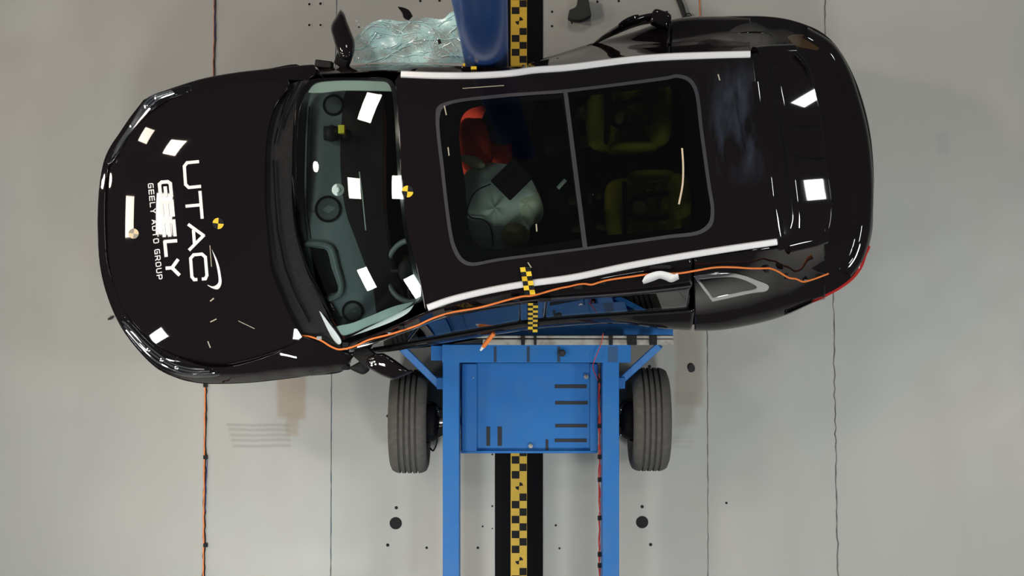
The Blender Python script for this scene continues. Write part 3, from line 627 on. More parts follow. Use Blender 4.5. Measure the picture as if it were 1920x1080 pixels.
panel('rear_bumper', RBUMP, SB, PAINT, car, off=0.0, depth=0.03, step=0.015, lip=0.007)
panel('rear_quarter_panel', [(1440, 99, 'c'), (1440, 139), (1468, 92), (1440, 63, 'c'), (1361, 63, 'c'), (1275, 76, 'c'), (1275, 97, 'c'), (1407, 97, 'c')], SB, PAINT, car, off=-0.002, depth=0.03, step=0.015)
skirt('rear_bumper_skirt', [(a, b) for a, b, _ in ENDT[2:-3]], lambda px, py: 0.93, car)
# tail lamps
panel('tail_light', [(1631, 462), (1624, 480), (1617, 500), (1601, 522), (1573, 543), (1523, 567), (1526, 564), (1572, 540), (1598, 520), (1613, 498), (1621, 479), (1628, 462)], SB, TAIL, car, off=0.004, depth=0.02, step=0.01)
panel('tail_light', [(1478, 70), (1505, 66), (1530, 80), (1535, 92), (1515, 90), (1490, 84)], SB, AMBER, car, off=0.005, depth=0.02, step=0.01)
# spoiler creases and brake lamp recess
mb = MB()
for pts in ([(1443, 124), (1450, 160), (1457, 206), (1464, 240), (1471, 290), (1477, 340), (1484, 385), (1486, 410), (1482, 428)],):
    mb.tube([on(SP, a, b, -0.002) for a, b in spline(pts, 5, False)], 0.004, 6)
mb.build('spoiler_seam', GLOSSB, spo)
for pts in ([(1478, 243), (1495, 238), (1520, 238), (1537, 236)], [(1485, 292), (1505, 296), (1530, 298), (1546, 297)]):
    mb = MB(); mb.tube([on(SP, a, b, 0.0) for a, b in spline(pts, 5, False)], 0.0045, 8); mb.build('brake_lamp_lip', GLOSSB, spo)
# rolled creases that catch the lamps
def crease(name, pts, S, r_, ex, m=PAINT):
    mb = MB(); mb.tube([on(S, a, b, ex - r_) for a, b in spline(pts, 6, False)], r_, 48); return mb.build(name, m, car, smooth=1.5)
crease('tailgate_crease', [(1500, 75), (1542, 101), (1565, 137), (1582, 182), (1601, 255), (1609, 330), (1609, 390), (1604, 440), (1591, 481), (1574, 504)], SB, 0.09, 0.008)
crease('bumper_crease', [(1560, 92), (1586, 137), (1600, 178), (1613, 225), (1621, 275), (1624, 330), (1624, 380), (1621, 430), (1613, 466), (1603, 493)], SB, 0.03, 0.003)
crease('spoiler_edge', [(1475, 461), (1500, 455), (1525, 449), (1546, 441)], SP, 0.05, 0.003)
crease('spoiler_edge', [(1415, 104), (1440, 101), (1488, 99)], SP, 0.05, 0.003)
crease('spoiler_fold', [(1449, 130), (1456, 165), (1463, 206), (1470, 240), (1477, 290), (1483, 340), (1488, 385), (1488, 425)], SP, 0.07, 0.003)
crease('roof_edge_fold', [(1413, 160), (1422, 234), (1432, 290), (1445, 390), (1453, 440)], SR, 0.07, 0.003)
# --- sides
b0 = Row([(636, 650, 1.04), (700, 628, 1.25), (760, 603, 1.44), (805, 583, 1.525), (867, 565, 1.56), (984, 540, 1.58), (1072, 527, 1.585), (1188, 504, 1.585), (1340, 479, 1.565), (1456, 463, 1.50), (1500, 458, 1.42), (1548, 448, 1.28)])
b1 = Row([(645, 657, 1.03), (700, 642, 1.16), (760, 620, 1.33), (841, 589, 1.45), (920, 573, 1.48), (972, 565, 1.49), (1028, 559, 1.5), (1159, 550, 1.5), (1302, 534, 1.46), (1400, 514, 1.40), (1456, 500, 1.31), (1500, 492, 1.23), (1548, 478, 1.12)])
b2 = Row([(650, 661, 1.0), (700, 655, 1.0), (780, 642, 1.0), (853, 629, 1.0), (926, 616, 1.0), (984, 606, 1.0), (1072, 597, 1.0), (1159, 591, 1.01), (1300, 581, 1.04), (1340, 575, 1.06), (1400, 562, 1.08), (1456, 547, 1.08), (1500, 533, 1.05), (1548, 510, 1.02)])
b3 = Row([(655, 666, .97), (700, 663, .95), (780, 651, .93), (853, 639, .92), (926, 627, .92), (1013, 615, .92), (1072, 610, .92), (1159, 606, .92), (1220, 611, .93), (1264, 616, .89), (1340, 618, .87), (1407, 608, .87), (1473, 590, .88), (1523, 567, .90), (1548, 556, .93)])
def lower(row, z, ins, sgn):
    out = []
    for px in np.linspace(row.x[0], row.x[-1], 24):
        p = row.at(px); x, y = p[0], p[1] + sgn * ins; k = (CAM_H - z) / FPX; out.append((x / k + 960, 540 - y / k, z))
    return Row(out)
b4 = lower(b3, 0.62, 0.01, 1); b5 = lower(b3, 0.42, 0.02, 1); b6 = lower(b3, 0.26, 0.08, 1)
band('side_roof_frame', [b0, b1], 640, 1298, PAINT, car, n=90, m=4, flip=True)
def side_pane(x0, x1, name='front_door'):
    d = band(name, [b2, b3, b4, b5, b6], x0, x1, PAINT, car, n=50, flip=True)
    return d
xr = lambda a, b_: ([a] * 5, [b_] * 5)
def low_x(row, X): # frame column at which a lower row crosses world x
    xs = np.linspace(row.x[0], row.x[-1], 200); w_ = [row.at(q)[0] for q in xs]; return float(np.interp(X, w_, xs))
def door(name, xa, xb, m=PAINT):
    Xa, Xb = b3.at(xa)[0], b3.at(xb)[0]; R = [b2, b3, b4, b5, b6]
    return band(name, R, [low_x(r, Xa) for r in R], [low_x(r, Xb) for r in R], m, car, n=50, flip=True)
fd = door('front_door', 664, 1000); rd = door('rear_door', 1006, 1296); 
band('rear_quarter_panel', [b0, b1, b2, b3, b4, b5, b6], 1302, 1547, PAINT, car, n=60, m=8, flip=True)
Rg = [b1, b2]
def pane(xa, xb, parent):
    return band('side_window', Rg, xa, xb, SIDEG, parent, n=40, m=6, solid=0.004, flip=True)
pane([790, 760], [975, 975], fd); pane([1025, 1022], [1296, 1290], rd)
def strip(name, row, xa, xb, r, m, parent, dz=0.0, dy=0.0, n=60):
    mb = MB(); mb.tube([row.at(q) + np.array((0, dy, dz)) for q in np.linspace(xa, xb, n)], r, 8); return mb.build(name, m, parent)
band('door_pillar', [b1, b2], [975, 975], [1025, 1022], GLOSSB, car, n=6, flip=True)
band('door_pillar', [b1, b2], [648, 655], [790, 760], GLOSSB, car, n=16, flip=True)
strip('belt_moulding', b2, 700, 1296, 0.009, TRIM, car, 0.0, -0.004)
strip('window_moulding', b1, 840, 1296, 0.006, GREYL, car, 0.0, -0.004)
strip('window_moulding', b1, 660, 838, 0.007, CHROME, car, 0.0, -0.004)  # chrome on this stretch stands in for a bright reflection on the moulding
# quarter window with its chrome frame
QW = [(1302, 518, 'c'), (1357, 513), (1382, 514), (1415, 525), (1441, 537), (1438, 544), (1410, 549), (1336, 565, 'c')]
QI = [(1309, 523, 'c'), (1357, 518.5), (1380, 519.5), (1405, 528), (1420, 538), (1415, 542), (1390, 547), (1337, 559, 'c')]
_sq = []
for q in range(1290, 1470, 15):
    for t in spline([tuple(r_.at(q)) for r_ in (b0, b1, b2, b3)], 3, False)[1:-1]: k = (CAM_H - t[2]) / FPX; _sq.append((t[0] / k + 960, 540 - t[1] / k, t[2]))
SQ = TPS(_sq, 3e-4)
qf = panel('quarter_window_frame', QW, SQ, CHROME, car, off=0.012, depth=0.012, step=0.02, holes=[QI])
panel('quarter_window', QI, SQ, GLOSSB, car, off=0.010, depth=0.01, step=0.02)
# struck side
t0 = Row([(592, 140, 1.04), (660, 136, 1.25), (720, 132, 1.42), (751, 134, 1.50), (820, 137, 1.54), (925, 137, 1.56), (1000, 128, 1.565), (1060, 123.5, 1.57), (1206, 104, 1.575), (1406, 97, 1.545)])
t1 = Row([(592, 134, 1.02), (660, 129, 1.16), (720, 125, 1.30), (760, 124, 1.39), (820, 126, 1.47), (885, 129, 1.50), (925, 130, 1.52), (1000, 122, 1.49), (1060, 112, 1.40), (1150, 98, 1.32), (1258, 88, 1.28), (1406, 84, 1.3)])
t2 = Row([(592, 128, .97), (640, 125, 1.0), (700, 121, 1.1), (760, 119, 1.25), (820, 121, 1.38), (885, 126, 1.52), (930, 127, 1.53), (990, 121, 1.42), (1018, 114, 1.32), (1080, 96, 1.12), (1120, 85, 1.06), (1258, 77, 1.05), (1361, 63, 1.06), (1406, 62, 1.05)])
t3 = Row([(592, 126, .9), (640, 124, .93), (700, 120, 1.05), (760, 118.5, 1.2), (820, 121, 1.34), (885, 125, 1.50), (930, 126, 1.51), (990, 120, 1.38), (1018, 110, 1.25), (1080, 90, 1.02), (1120, 78, .95), (1180, 62, .93), (1258, 38, .93), (1361, 31, .93), (1406, 31, .92)])
t4 = lower(t3, 0.6, 0.01, -1); t6 = lower(t3, 0.26, 0.07, -1)
T = [t0, t1, t2, t3, t4, t6]
def sidet(name, rows, xa, xb, m=PAINT, n=50, ref=None):
    Xa, Xb = t3.at(xa)[0], t3.at(xb)[0]
    return band(name, rows, [low_x(r, Xa) if r in (t4, t6) else xa for r in rows], [low_x(r, Xb) if r in (t4, t6) else xb for r in rows], m, car, n=n)
sidet('front_door', T, 594, 985); sidet('rear_door', T, 988, 1256); sidet('side_panel', T, 1258, 1406)
skirt('fender_skirt', OUT_TOP[8:], zo, car); skirt('fender_skirt', OUT_BOT[7:], zo, car)
# crumpled door edge with its handle on the struck side
mb = MB(); vs = []
A = spline([(1100, 90, 1.02), (1148, 68, 1.0), (1200, 48, .98), (1258, 40, .97)], 6, False); Bq = spline([(1108, 84, .98), (1150, 52, 1.02), (1196, 30, 1.05), (1252, 20, 1.04)], 6, False)
for a, b in zip(A, Bq):
    for t in (0, .35, .7, 1): q = np.array(a) * (1 - t) + np.array(b) * t; vs.append(W(q[0], q[1], q[2] + 0.03 * math.sin(t * 3.1)))
mb.add(vs, [(i * 4 + j, (i + 1) * 4 + j, (i + 1) * 4 + j + 1, i * 4 + j + 1) for i in range(len(A) - 1) for j in range(3)])
cr = mb.build('torn_door_skin', PAINT, car, solid=0.012, smooth=0.9)
mb = MB(); mb.tube([W(*p) for p in spline([(1160, 50, 1.07), (1172, 40, 1.10), (1190, 32, 1.11), (1199, 31, 1.09)], 5, False)], [0.004] + [0.014] * 13 + [0.006] * 2, 8); mb.build('door_handle', GLOSSB, cr)
mb = MB(); mb.ell(W(1238, 36, 1.02), (0.062, 0.05, 0.05), rotz(-0.35), 28, 18, power=4); mb.build('door_trim', PAINT, cr, smooth=1.2)
# --- mirrors
def blob(name, px, z, th, m, parent, tilt=0.0, dome=0.06):
    """mirror shell: outline in plan, domed on both faces"""
    q = spline(px, 4); c = np.mean(q, axis=0); mb = MB(); vs = []; n = len(q); rings = [(1.0, 0.0), (0.93, 0.45), (0.75, 0.8), (0.4, 0.98), (0.05, 1.0)]
    for sgn in (1, -1):
        for k, h in rings:
            for a in q: p = c + (np.array(a) - c) * k; vs.append(W(p[0], p[1], z + sgn * h * th + tilt * (p[1] - c[1]) / 100))
    R = len(rings)
    for s_ in range(2):
        o = s_ * R * n
        for j in range(R - 1): mb_f = [(o + j * n + i, o + j * n + (i + 1) % n, o + (j + 1) * n + (i + 1) % n, o + (j + 1) * n + i) for i in range(n)]; mb.f += mb_f; mb.m += [0] * n
        mb.f.append(tuple(o + (R - 1) * n + i for i in range(n))); mb.m.append(0)
    mb.v = [tuple(v) for v in vs]
    return mb.build(name, m, parent, smooth=1.2)
mt = blob('side_mirror', [(638, 17, 'c'), (629, 32), (622, 44), (620, 54), (624, 70), (630, 90), (641, 110), (656, 112), (664, 100), (665, 78), (658, 58), (651, 40), (645, 24)], 1.12, 0.06, PAINT, car, 0.15)
mb = MB(); mb.beam(W(640, 122, 1.0), W(648, 100, 1.1), 0.09, 0.05); mb.build('mirror_arm', TRIM, mt, bevel=0.01)
mb = MB(); mb.beam(W(592, 119, .98), W(624, 123, 1.0), 0.045, 0.05); mb.build('mirror_base', TRIM, car, bevel=0.008)
ml = blob('side_mirror', [(688, 672), (704, 663, 'c'), (719, 662, 'c'), (738, 673), (756, 686), (773, 698, 'c'), (756, 706), (738, 713, 'c'), (716, 705), (698, 695), (688, 688)], 1.12, 0.045, PAINT, car, -0.1)
mb = MB(); mb.beam(W(672, 655, 1.0), W(700, 680, 1.10), 0.10, 0.05); mb.build('mirror_arm', TRIM, ml, bevel=0.01)
blob('mirror_base', [(655, 690), (665, 683), (680, 676), (694, 680), (694, 692), (682, 702), (668, 698)], 1.03, 0.035, TRIM, ml, 0)
mb = MB(); mb.boxp(640, 683, 656, 694, .93, .97); mb.build('mirror_foot', TRIM, ml, bevel=0.01)
mb = MB()
for a, b in ((697, 681), (702, 678), (697, 685), (704, 683), (709, 676), (715, 670)):
    mb = MB(); mb.ell(W(a, b, 1.168), (0.007, 0.006, 0.003), nu=10, nv=6); mb.build('mirror_sticker', WHITE, ml)
# ---------------------------------------------------------------- lettering on the bonnet
R8 = 0.22
ST = {
 'U': [[(0, 1), (0, R8), (R8 * .6, 0), (1 - R8 * .6, 0), (1, R8), (1, 1)]],
 'T': [[(0, 1), (1, 1)], [(.5, 1), (.5, 0)]],
 'A': [[(0, 0), (.5, 1), (1, 0)], [(.24, .33), (.76, .33)]],
 'C': [[(1, .75), (1, R8 * 4), (.87, 1), (R8 * .6, 1), (0, 1 - R8), (0, R8), (R8 * .6, 0), (.87, 0), (1, .14), (1, .25)]],
 'G': [[(1, 1), (R8 * .6, 1), (0, 1 - R8), (0, R8), (R8 * .6, 0), (1, 0), (1, .5), (.45, .5)]],
 'E': [[(1, 1), (0, 1)], [(0, .5), (1, .5)], [(1, 0), (0, 0)], [(0, 0), (0, 1)]],
 'L': [[(0, 1), (0, 0), (1, 0)]],
 'Y': [[(0, 1), (.5, .45), (1, 1)], [(.5, .45), (.5, 0)]],
 'O': [[(R8 * .6, 0), (0, R8), (0, 1 - R8), (R8 * .6, 1), (1 - R8 * .6, 1), (1, 1 - R8), (1, R8), (1 - R8 * .6, 0), (R8 * .6, 0)]],
 'R': [[(0, 0), (0, 1), (.85, 1), (1, .87), (1, .55), (.85, .42), (0, .42)], [(.6, .42), (1, 0)]],
 'P': [[(0, 0), (0, 1), (.85, 1), (1, .87), (1, .53), (.85, .4), (0, .4)]],
 ' ': []}
def lettering(text, quad, name, wt=0.17, gap=0.28, label=None, widths=None):
    """quad: start-baseline, start-top, end-top, end-baseline in plan"""
    q = np.array(quad, float); n = len(text); adv = (1 + gap); tot = sum((0.6 if ch == ' ' else 1) for ch in text) + gap * (n - 1)
    hpx = np.linalg.norm(q[1] - q[0]); wpx = np.linalg.norm(q[3] - q[0]) / tot
    def P(u, v): u /= tot; return q[0] * (1 - u) * (1 - v) + q[1] * (1 - u) * v + q[2] * u * v + q[3] * u * (1 - v)
    mb = MB(); x = 0; h = wt * hpx / 2
    for ch in text:
        for st in ST[ch]:
            pts = [P(x + wt * hpx / wpx / 2 + a * (1 - wt * hpx / wpx), wt / 2 + b * (1 - wt)) for a, b in st]
            for i, (a, b) in enumerate(zip(pts[:-1], pts[1:])):
                d = b - a; L = np.linalg.norm(d); d /= L; s_ = np.array((-d[1], d[0])) * h
                e0 = h * (0.999 if i == 0 else 0.55); e1 = h * (0.999 if i == len(pts) - 2 else 0.55)
                if i == 0 and ch in 'A': e0 = h * .2
                drape(mb, [((a - d * e0 - s_, b + d * e1 - s_, b + d * e1 + s_, a - d * e0 + s_), 0)], SBN, 0.0062, 2)
        x += (0.6 if ch == ' ' else 1) + gap
    o = mb.build(name, WHITE, car, smooth=0)
    if label: o['label'] = label
lettering('UTAC', [(342, 303), (373, 300), (392, 525), (357, 528)], 'bonnet_lettering', 0.19, 0.10, 'white lettering UTAC')
lettering('GEELY', [(295, 339), (322, 337), (338, 517), (312, 519)], 'bonnet_lettering', 0.24, 0.16, 'white lettering GEELY')
lettering('GEELY AUTO GROUP', [(277, 344), (287.5, 343), (305, 523), (294.5, 525)], 'bonnet_lettering', 0.17, 0.3, 'small white lettering GEELY AUTO GROUP')
mb = MB(); O_ = spline([(397, 467), (408, 490), (414, 515), (415, 533), (409, 542), (399, 541), (389, 535)], 4, False); I_ = spline([(397, 467), (404.5, 492), (409, 515), (409.5, 529), (406, 534), (399, 537), (389, 534)], 4, False)
for i in range(len(O_) - 1): drape(mb, [((O_[i], O_[i + 1], I_[i + 1], I_[i]), 0)], SBN, 0.0062, 1)
mb.build('bonnet_lettering', WHITE, car, smooth=0)['label'] = 'white swoosh mark'
def disc_marker(px, py, r, S, ycol=YEL, bcol=BLKT, a0=0.0, off=0.0068):
    mb = MB(); n = 32
    for i in range(n):
        a, b = a0 + 2 * math.pi * i / n, a0 + 2 * math.pi * (i + 1) / n; mi = (i * 4 // n) % 2
        mb.add([on(S, px, py, off), on(S, px + r * math.cos(a), py + r * math.sin(a), off), on(S, px + r * math.cos(b), py + r * math.sin(b), off)], [(0, 1, 2)], mi)
    return mb.build('marker_disc', [ycol, bcol], car, smooth=0)
PALEY = mat('pale_yellow', (0.75, 0.6, 0.35), 0.4); GREYM = mat('marker_grey', (0.30, 0.26, 0.22), 0.4)
disc_marker(250.5, 438, 9.5, SBN, PALEY, GREYM, 1.7); disc_marker(409, 419, 10.5, SBN, YELB, BLKT, 0.1); disc_marker(764, 359, 11, SR, YELB, BLKT, 0.1, 0.003)
# tape bits scattered on bonnet and roof
SAND = mat('masking_tape', (0.46, 0.41, 0.31), 0.6)
def bit(px, py, L, a, wd, S, m=SAND, name='tape_strip', off=0.007):
    d = np.array((math.cos(a), math.sin(a))) * L / 2; s_ = np.array((-math.sin(a), math.cos(a))) * wd / 2; c = np.array((px, py)); mb = MB()
    drape(mb, [((c - d - s_, c + d - s_, c + d + s_, c - d + s_), 0)], S, off, 1); return mb.build(name, m, car, smooth=0)
for a in ((397.5, 562, 9, -0.7, 2.5), (400, 601, 13, -0.45, 2), (392, 646, 13, 1.2, 2.2), (395, 480, 40, 1.5, 1.5), (462, 609, 34, 0.45, 1.2)): bit(*a, SBN)
for a in ((835, 207, 18, 1.35, 2.2), (841, 284, 16, 1.45, 2.2), (1006, 427, 14, 1.5, 2.5), (906, 163, 78, -0.07, 1.4), (993, 497, 12, 1.0, 2)): bit(*a, SR, off=0.004)
bit(1348, 145, 12, 1.3, 2.5, SR)
# black and yellow tape across the bottom roof rail
mb = MB(); TQ = np.array([(975, 501.7), (994, 500), (1004, 552), (984, 553)], float)
for c in range(2):
    for r_ in range(6):
        def p(u, v): return TQ[0] * (1 - u) * (1 - v) + TQ[1] * u * (1 - v) + TQ[2] * u * v + TQ[3] * (1 - u) * v
        u0, u1 = c / 2, (c + 1) / 2; v0, v1 = r_ / 6, (r_ + 1) / 6
        def zz(v): return on(SR, 984, min(p(0, v)[1], 545), 0.006)[2] + 0.022 * max(0, min(1, (v - 0.35) / 0.12)) * max(0, min(1, (0.95 - v) / 0.1))
        vs = []
        for v in (v0, (v0 + v1) / 2, v1):
            for u in (u0, u1): q = p(u, v); vs.append(W(q[0], q[1], zz(v) + 0.003))
        mb.add(vs, [(0, 1, 3, 2), (2, 3, 5, 4)], (c + r_) % 2)
mb.build('checker_tape', [YELB, BLKT], car, smooth=0)
mb = MB()
for c in range(2):
    for r_ in range(12):
        vs = []
        for v in (r_ / 12, (r_ + 1) / 12):
            t = v; P0 = b1.at(988).copy(); P1 = b2.at(988).copy(); P2 = b3.at(988).copy()
            q = (P0 * (1 - t / 0.8) + P1 * t / 0.8) if t < 0.8 else (P1 * (1 - (t - .8) / .2) + P2 * (t - .8) / .2)
            for u in (c / 2, (c + 1) / 2): vs.append((q[0] + 0.006 + u * 0.058, q[1] - 0.016, q[2] + 0.004))
        mb.add(vs, [(0, 1, 3, 2)], (c + r_) % 2)
mb.build('checker_tape', [YELB, BLKT], car, smooth=0)
for q_ in ((883, 124.5, 893.5, 130, 1.49, 1.545), (868, 119, 872, 124, 1.48, 1.51)): mb = MB(); mb.boxp(*q_); mb.build('yellow_tab', YELB, car, smooth=0)
SILT = mat('silver_tape', (0.42, 0.45, 0.46), 0.4, metal=0.3)
# black tapes that hold the cable
mb = MB()
for x, y, wx, wy, z in ((840, 590, 12, 7, 1.50), (967, 560, 14, 9, 1.545), (1022, 562, 22, 7, 1.515), (1043, 541, 9, 9, 1.545), (1084, 536, 16, 12, 1.55), (1130, 528, 12, 10, 1.555), (1438, 504, 7, 14, 1.36), (1475, 518, 5, 12, 1.26), (648, 646, 12, 8, 1.09), (1238, 500, 40, 7, 1.585), (752, 614, 11, 7, 1.40)):
    mb = MB(); mb.boxp(x - wx / 2, y - wy / 2, x + wx / 2, y + wy / 2, z - 0.02, z + 0.012); mb.build('black_tape', BLKT, car, bevel=0.003)
mb = MB()
for x, y, wx, wy, z in ((598, 634, 9, 7, 1.075), (647, 654, 10, 4, 1.08), (732, 625, 9, 4, 1.31), (1367, 501, 12, 4, 1.485), (1513, 526, 10, 4, 1.07)):
    mb = MB(); mb.boxp(x - wx / 2, y - wy / 2, x + wx / 2, y + wy / 2, z - 0.02, z + 0.008); mb.build('silver_tape', SILT, car, bevel=0.003)
# white torn paper label on the roof side
mb = MB(); up = spline([(1204, 527), (1210, 517), (1222, 511), (1238, 508), (1254, 511), (1264, 514), (1271, 512)], 4, False); dn = spline([(1206, 530), (1214, 528), (1226, 524), (1237, 520), (1248, 523), (1258, 527), (1273, 521)], 4, False); vs = []
for a, b in zip(up, dn): vs += [W(a[0], a[1], 1.60), W((a[0] + b[0]) / 2, (a[1] + b[1]) / 2, 1.595), W(b[0], b[1] + 2, 1.57)]
mb.add(vs, [(3 * i + j, 3 * i + 3 + j, 3 * i + 4 + j, 3 * i + 1 + j) for i in range(len(up) - 1) for j in range(2)]); mb.build('paper_label', WHITE, car, solid=0.002)

# ---------------------------------------------------------------- cabin
def slab(name, px, z0, z1, m, parent, bevel=0.01, sm=4):
    q = [W(a, b, z1)[:2] for a, b in spline(px, sm)]; mb = MB(); mb.prism(q, z0, z1); return mb.build(name, m, parent, bevel=bevel)
cab = [(540, 170), (560, 640), (760, 655), (1050, 610), (1400, 590), (1530, 450), (1500, 120), (1350, 70), (1050, 125), (800, 140), (600, 140)]
slab('cabin_floor', [(x, y) for x, y in cab], 0.30, 0.40, DARK, car, 0)
SD = TPS([(565, 170, 1.0), (560, 300, 1.02), (562, 420, 1.02), (600, 530, 1.01), (640, 625, .98), (640, 170, 1.0), (640, 300, 1.03), (650, 420, 1.03), (670, 520, 1.02), (690, 600, .99), (712, 170, .93), (715, 300, .96), (720, 420, .96), (735, 520, .95), (750, 580, .92)], 1e-3)
HUD = [(578, 462, 'c'), (594, 464), (612, 468), (622, 500), (634, 546), (618, 552), (600, 556), (588, 520)]
dash = panel('dashboard', [(552, 190), (560, 165), (600, 158), (700, 158), (716, 200), (718, 300), (720, 400), (735, 500), (752, 575), (700, 604), (640, 626), (618, 606), (590, 560), (562, 505), (554, 440), (550, 380), (548, 280)], SD, DASH, car, depth=0.2, step=0.04, holes=[HUD])
slab('display_recess', HUD, 0.93, 0.95, DARK, dash, 0)
mb = MB(); fr = spline([(572, 460), (583, 457), (610, 459), (622, 466), (632, 500), (641, 538), (636, 552), (606, 562), (594, 556), (580, 510)], 5); mb.tube([on(SD, a, b, 0.006) for a, b in fr], 0.021, 10, closed=True); mb.build('display_surround', mat('surround_grey', (0.10, 0.14, 0.145), 0.55), dash)
panel('instrument_panel', [(655, 162), (702, 161), (716, 200), (718, 300), (720, 400), (735, 500), (750, 574), (712, 596), (700, 540), (668, 450), (650, 400), (640, 330), (640, 250)], SD, mat('instrument_black', (0.022, 0.020, 0.020), 0.7, spec=0.2), dash, off=0.006, depth=0.02, step=0.05)
def ring(px, py, r, name='speaker_ring', m=TRIM, rr=0.004):
    mb = MB(); mb.tube([on(SD, px + r * math.cos(a), py + r * math.sin(a), 0.003) for a in np.linspace(0, 2 * math.pi, 33)[:-1]], rr, 6, closed=True); return mb.build(name, m, dash)
for a in ((625, 197, 18), (615, 392, 23), (661, 584, 18)):
    mb = MB(); mb.add([on(SD, a[0] + (a[2] - 1) * math.cos(t), a[1] + (a[2] - 1) * math.sin(t), 0.002) for t in np.linspace(0, 2 * math.pi, 33)[:-1]], [tuple(range(32))]); mb.build('speaker_grille', mat('grille_dark', (0.05, 0.07, 0.07), 0.6), dash)
    ring(*a, m=GLOSSB, rr=0.008)
mb = MB(); mb.tube([on(SD, a, b, 0.012) for a, b in ((558, 398), (575, 397), (592, 396))], 0.003, 6); mb.build('antenna_rod', CHROME, dash)
mb = MB()
for k in range(2): mb.tube([on(SD, x, y, 0.0) for x, y in spline([(574 + k * 6, 200), (570 + k * 6, 300), (571 + k * 6, 400), (577 + k * 6, 448)], 5, False)], 0.0035, 6)
mb.build('defroster_slot', DARK, dash)
# sensor disc and mast on the windscreen
mb = MB(); c = on(SW_, 634, 356, -0.012); mb.lathe([(0, .036), (.006, .036), (.008, .030)], c, 'z', 28); mb.lathe([(0.008, .016), (.014, .014)], c, 'z', 20); mb.build('suction_mount', PALE, car)
mb = MB(); mb.tube([on(SW_, a, b, -0.008) for a, b in ((674, 322), (680, 370), (686, 432))], 0.0035, 6); mb.build('sensor_lead', PALE, car)
mb = MB(); mb.boxp(634, 234, 646, 250, 1.10, 1.16); mb.build('marker_block', mat('yellow_block', (0.9, 0.85, 0.05), 0.5), dash, bevel=0.003)
mb = MB(); mb.boxp(606, 236, 632, 262, 1.0, 1.08); mb.ell(W(622, 250, 1.08), (.045, .05, .04)); mb.ell(W(650, 252, 1.08), (.03, .03, .03)); mb.build('camera_bracket', TRIM, dash, bevel=0.006)
for q_ in (((617, 244), (624, 252), (632, 255)), ((645, 246), (652, 252), (656, 251))): mb = MB(); mb.tube([W(a, b, 1.095) for a, b in q_], 0.006, 6); mb.build('camera_lead', CHROME, dash)
# pale pillar trims seen through the glass edges
panel('pillar_trim', [(577, 171), (588, 158), (620, 152.5), (700, 152.5), (726, 156), (734, 170, 'c'), (690, 169), (640, 169), (600, 173)], SW_, PALE, car, off=-0.02, depth=0.02, step=0.03)
panel('pillar_trim', [(626, 617), (662, 606), (700, 591), (740, 575), (778, 566, 'c'), (766, 584), (737, 601), (690, 619), (650, 632), (634, 636)], SW_, PALE, car, off=-0.02, depth=0.02, step=0.03)
panel('windscreen_edge_strip', [(568, 545, 'c'), (573, 546), (590, 572), (612, 601), (639, 642), (634, 645), (606, 606), (588, 580)], SW_, mat('strip_reflection', (0.72, 0.8, 0.82), 0.35), car, off=0.008, depth=0.01, step=0.02)  # weatherstrip at the pillar base, its light reflection painted in as pale colour
# steering wheel
sw = Matrix.Rotation(math.radians(62), 3, 'Y'); c = Vector(W(770, 508, 1.04)); mb = MB()
pts = [c + Matrix.Rotation(math.radians(-35), 3, 'Y') @ Vector((0.185 * math.cos(a), 0.185 * math.sin(a), 0)) for a in np.linspace(0, 2 * math.pi, 41)[:-1]]
mb.tube(pts, 0.017, 10, closed=True); st = mb.build('steering_wheel', mat('wheel_leather', (0.11, 0.14, 0.145), 0.5), car)
mb = MB(); mb.ell(c - Vector((0.02, 0, 0.03)), (0.06, 0.075, 0.035)); 
for a in (0, math.pi, -math.pi / 2): mb.tube([c - Vector((0.02, 0, 0.03)), pts[int((a % (2 * math.pi)) / (2 * math.pi) * 40) % 40]], 0.014, 6)
mb.build('wheel_hub', TRIM, st)
def seat(px, py, zc=0.55, name='seat'):
    x, y, _ = W(px, py, zc); mb = MB(); mb.ell((x, y, zc), (0.27, 0.25, 0.10), power=4); base = mb.build(name, SEAT, car)
    mb = MB(); mb.ell((x + 0.30, y, zc + 0.33), (0.08, 0.25, 0.36), Matrix.Rotation(0.25, 3, 'Y'), power=4); mb.build('seat_back', SEAT, base)
    mb = MB(); mb.ell((x + 0.39, y, zc + 0.74), (0.05, 0.13, 0.09), Matrix.Rotation(0.25, 3, 'Y'), power=3); mb.build('head_rest', SEAT, base)
seat(930, 430, .55, 'front_seat'); seat(925, 240, .55, 'front_seat')
mb = MB(); x, y, _ = W(1190, 310, .55); mb.ell((x, y, .55), (0.28, 0.62, 0.10), power=5); rs = mb.build('rear_bench', SEAT, car)
mb = MB(); mb.ell((x + .32, y, .88), (0.09, 0.62, 0.36), Matrix.Rotation(0.25, 3, 'Y'), power=5); mb.build('seat_back', SEAT, rs)
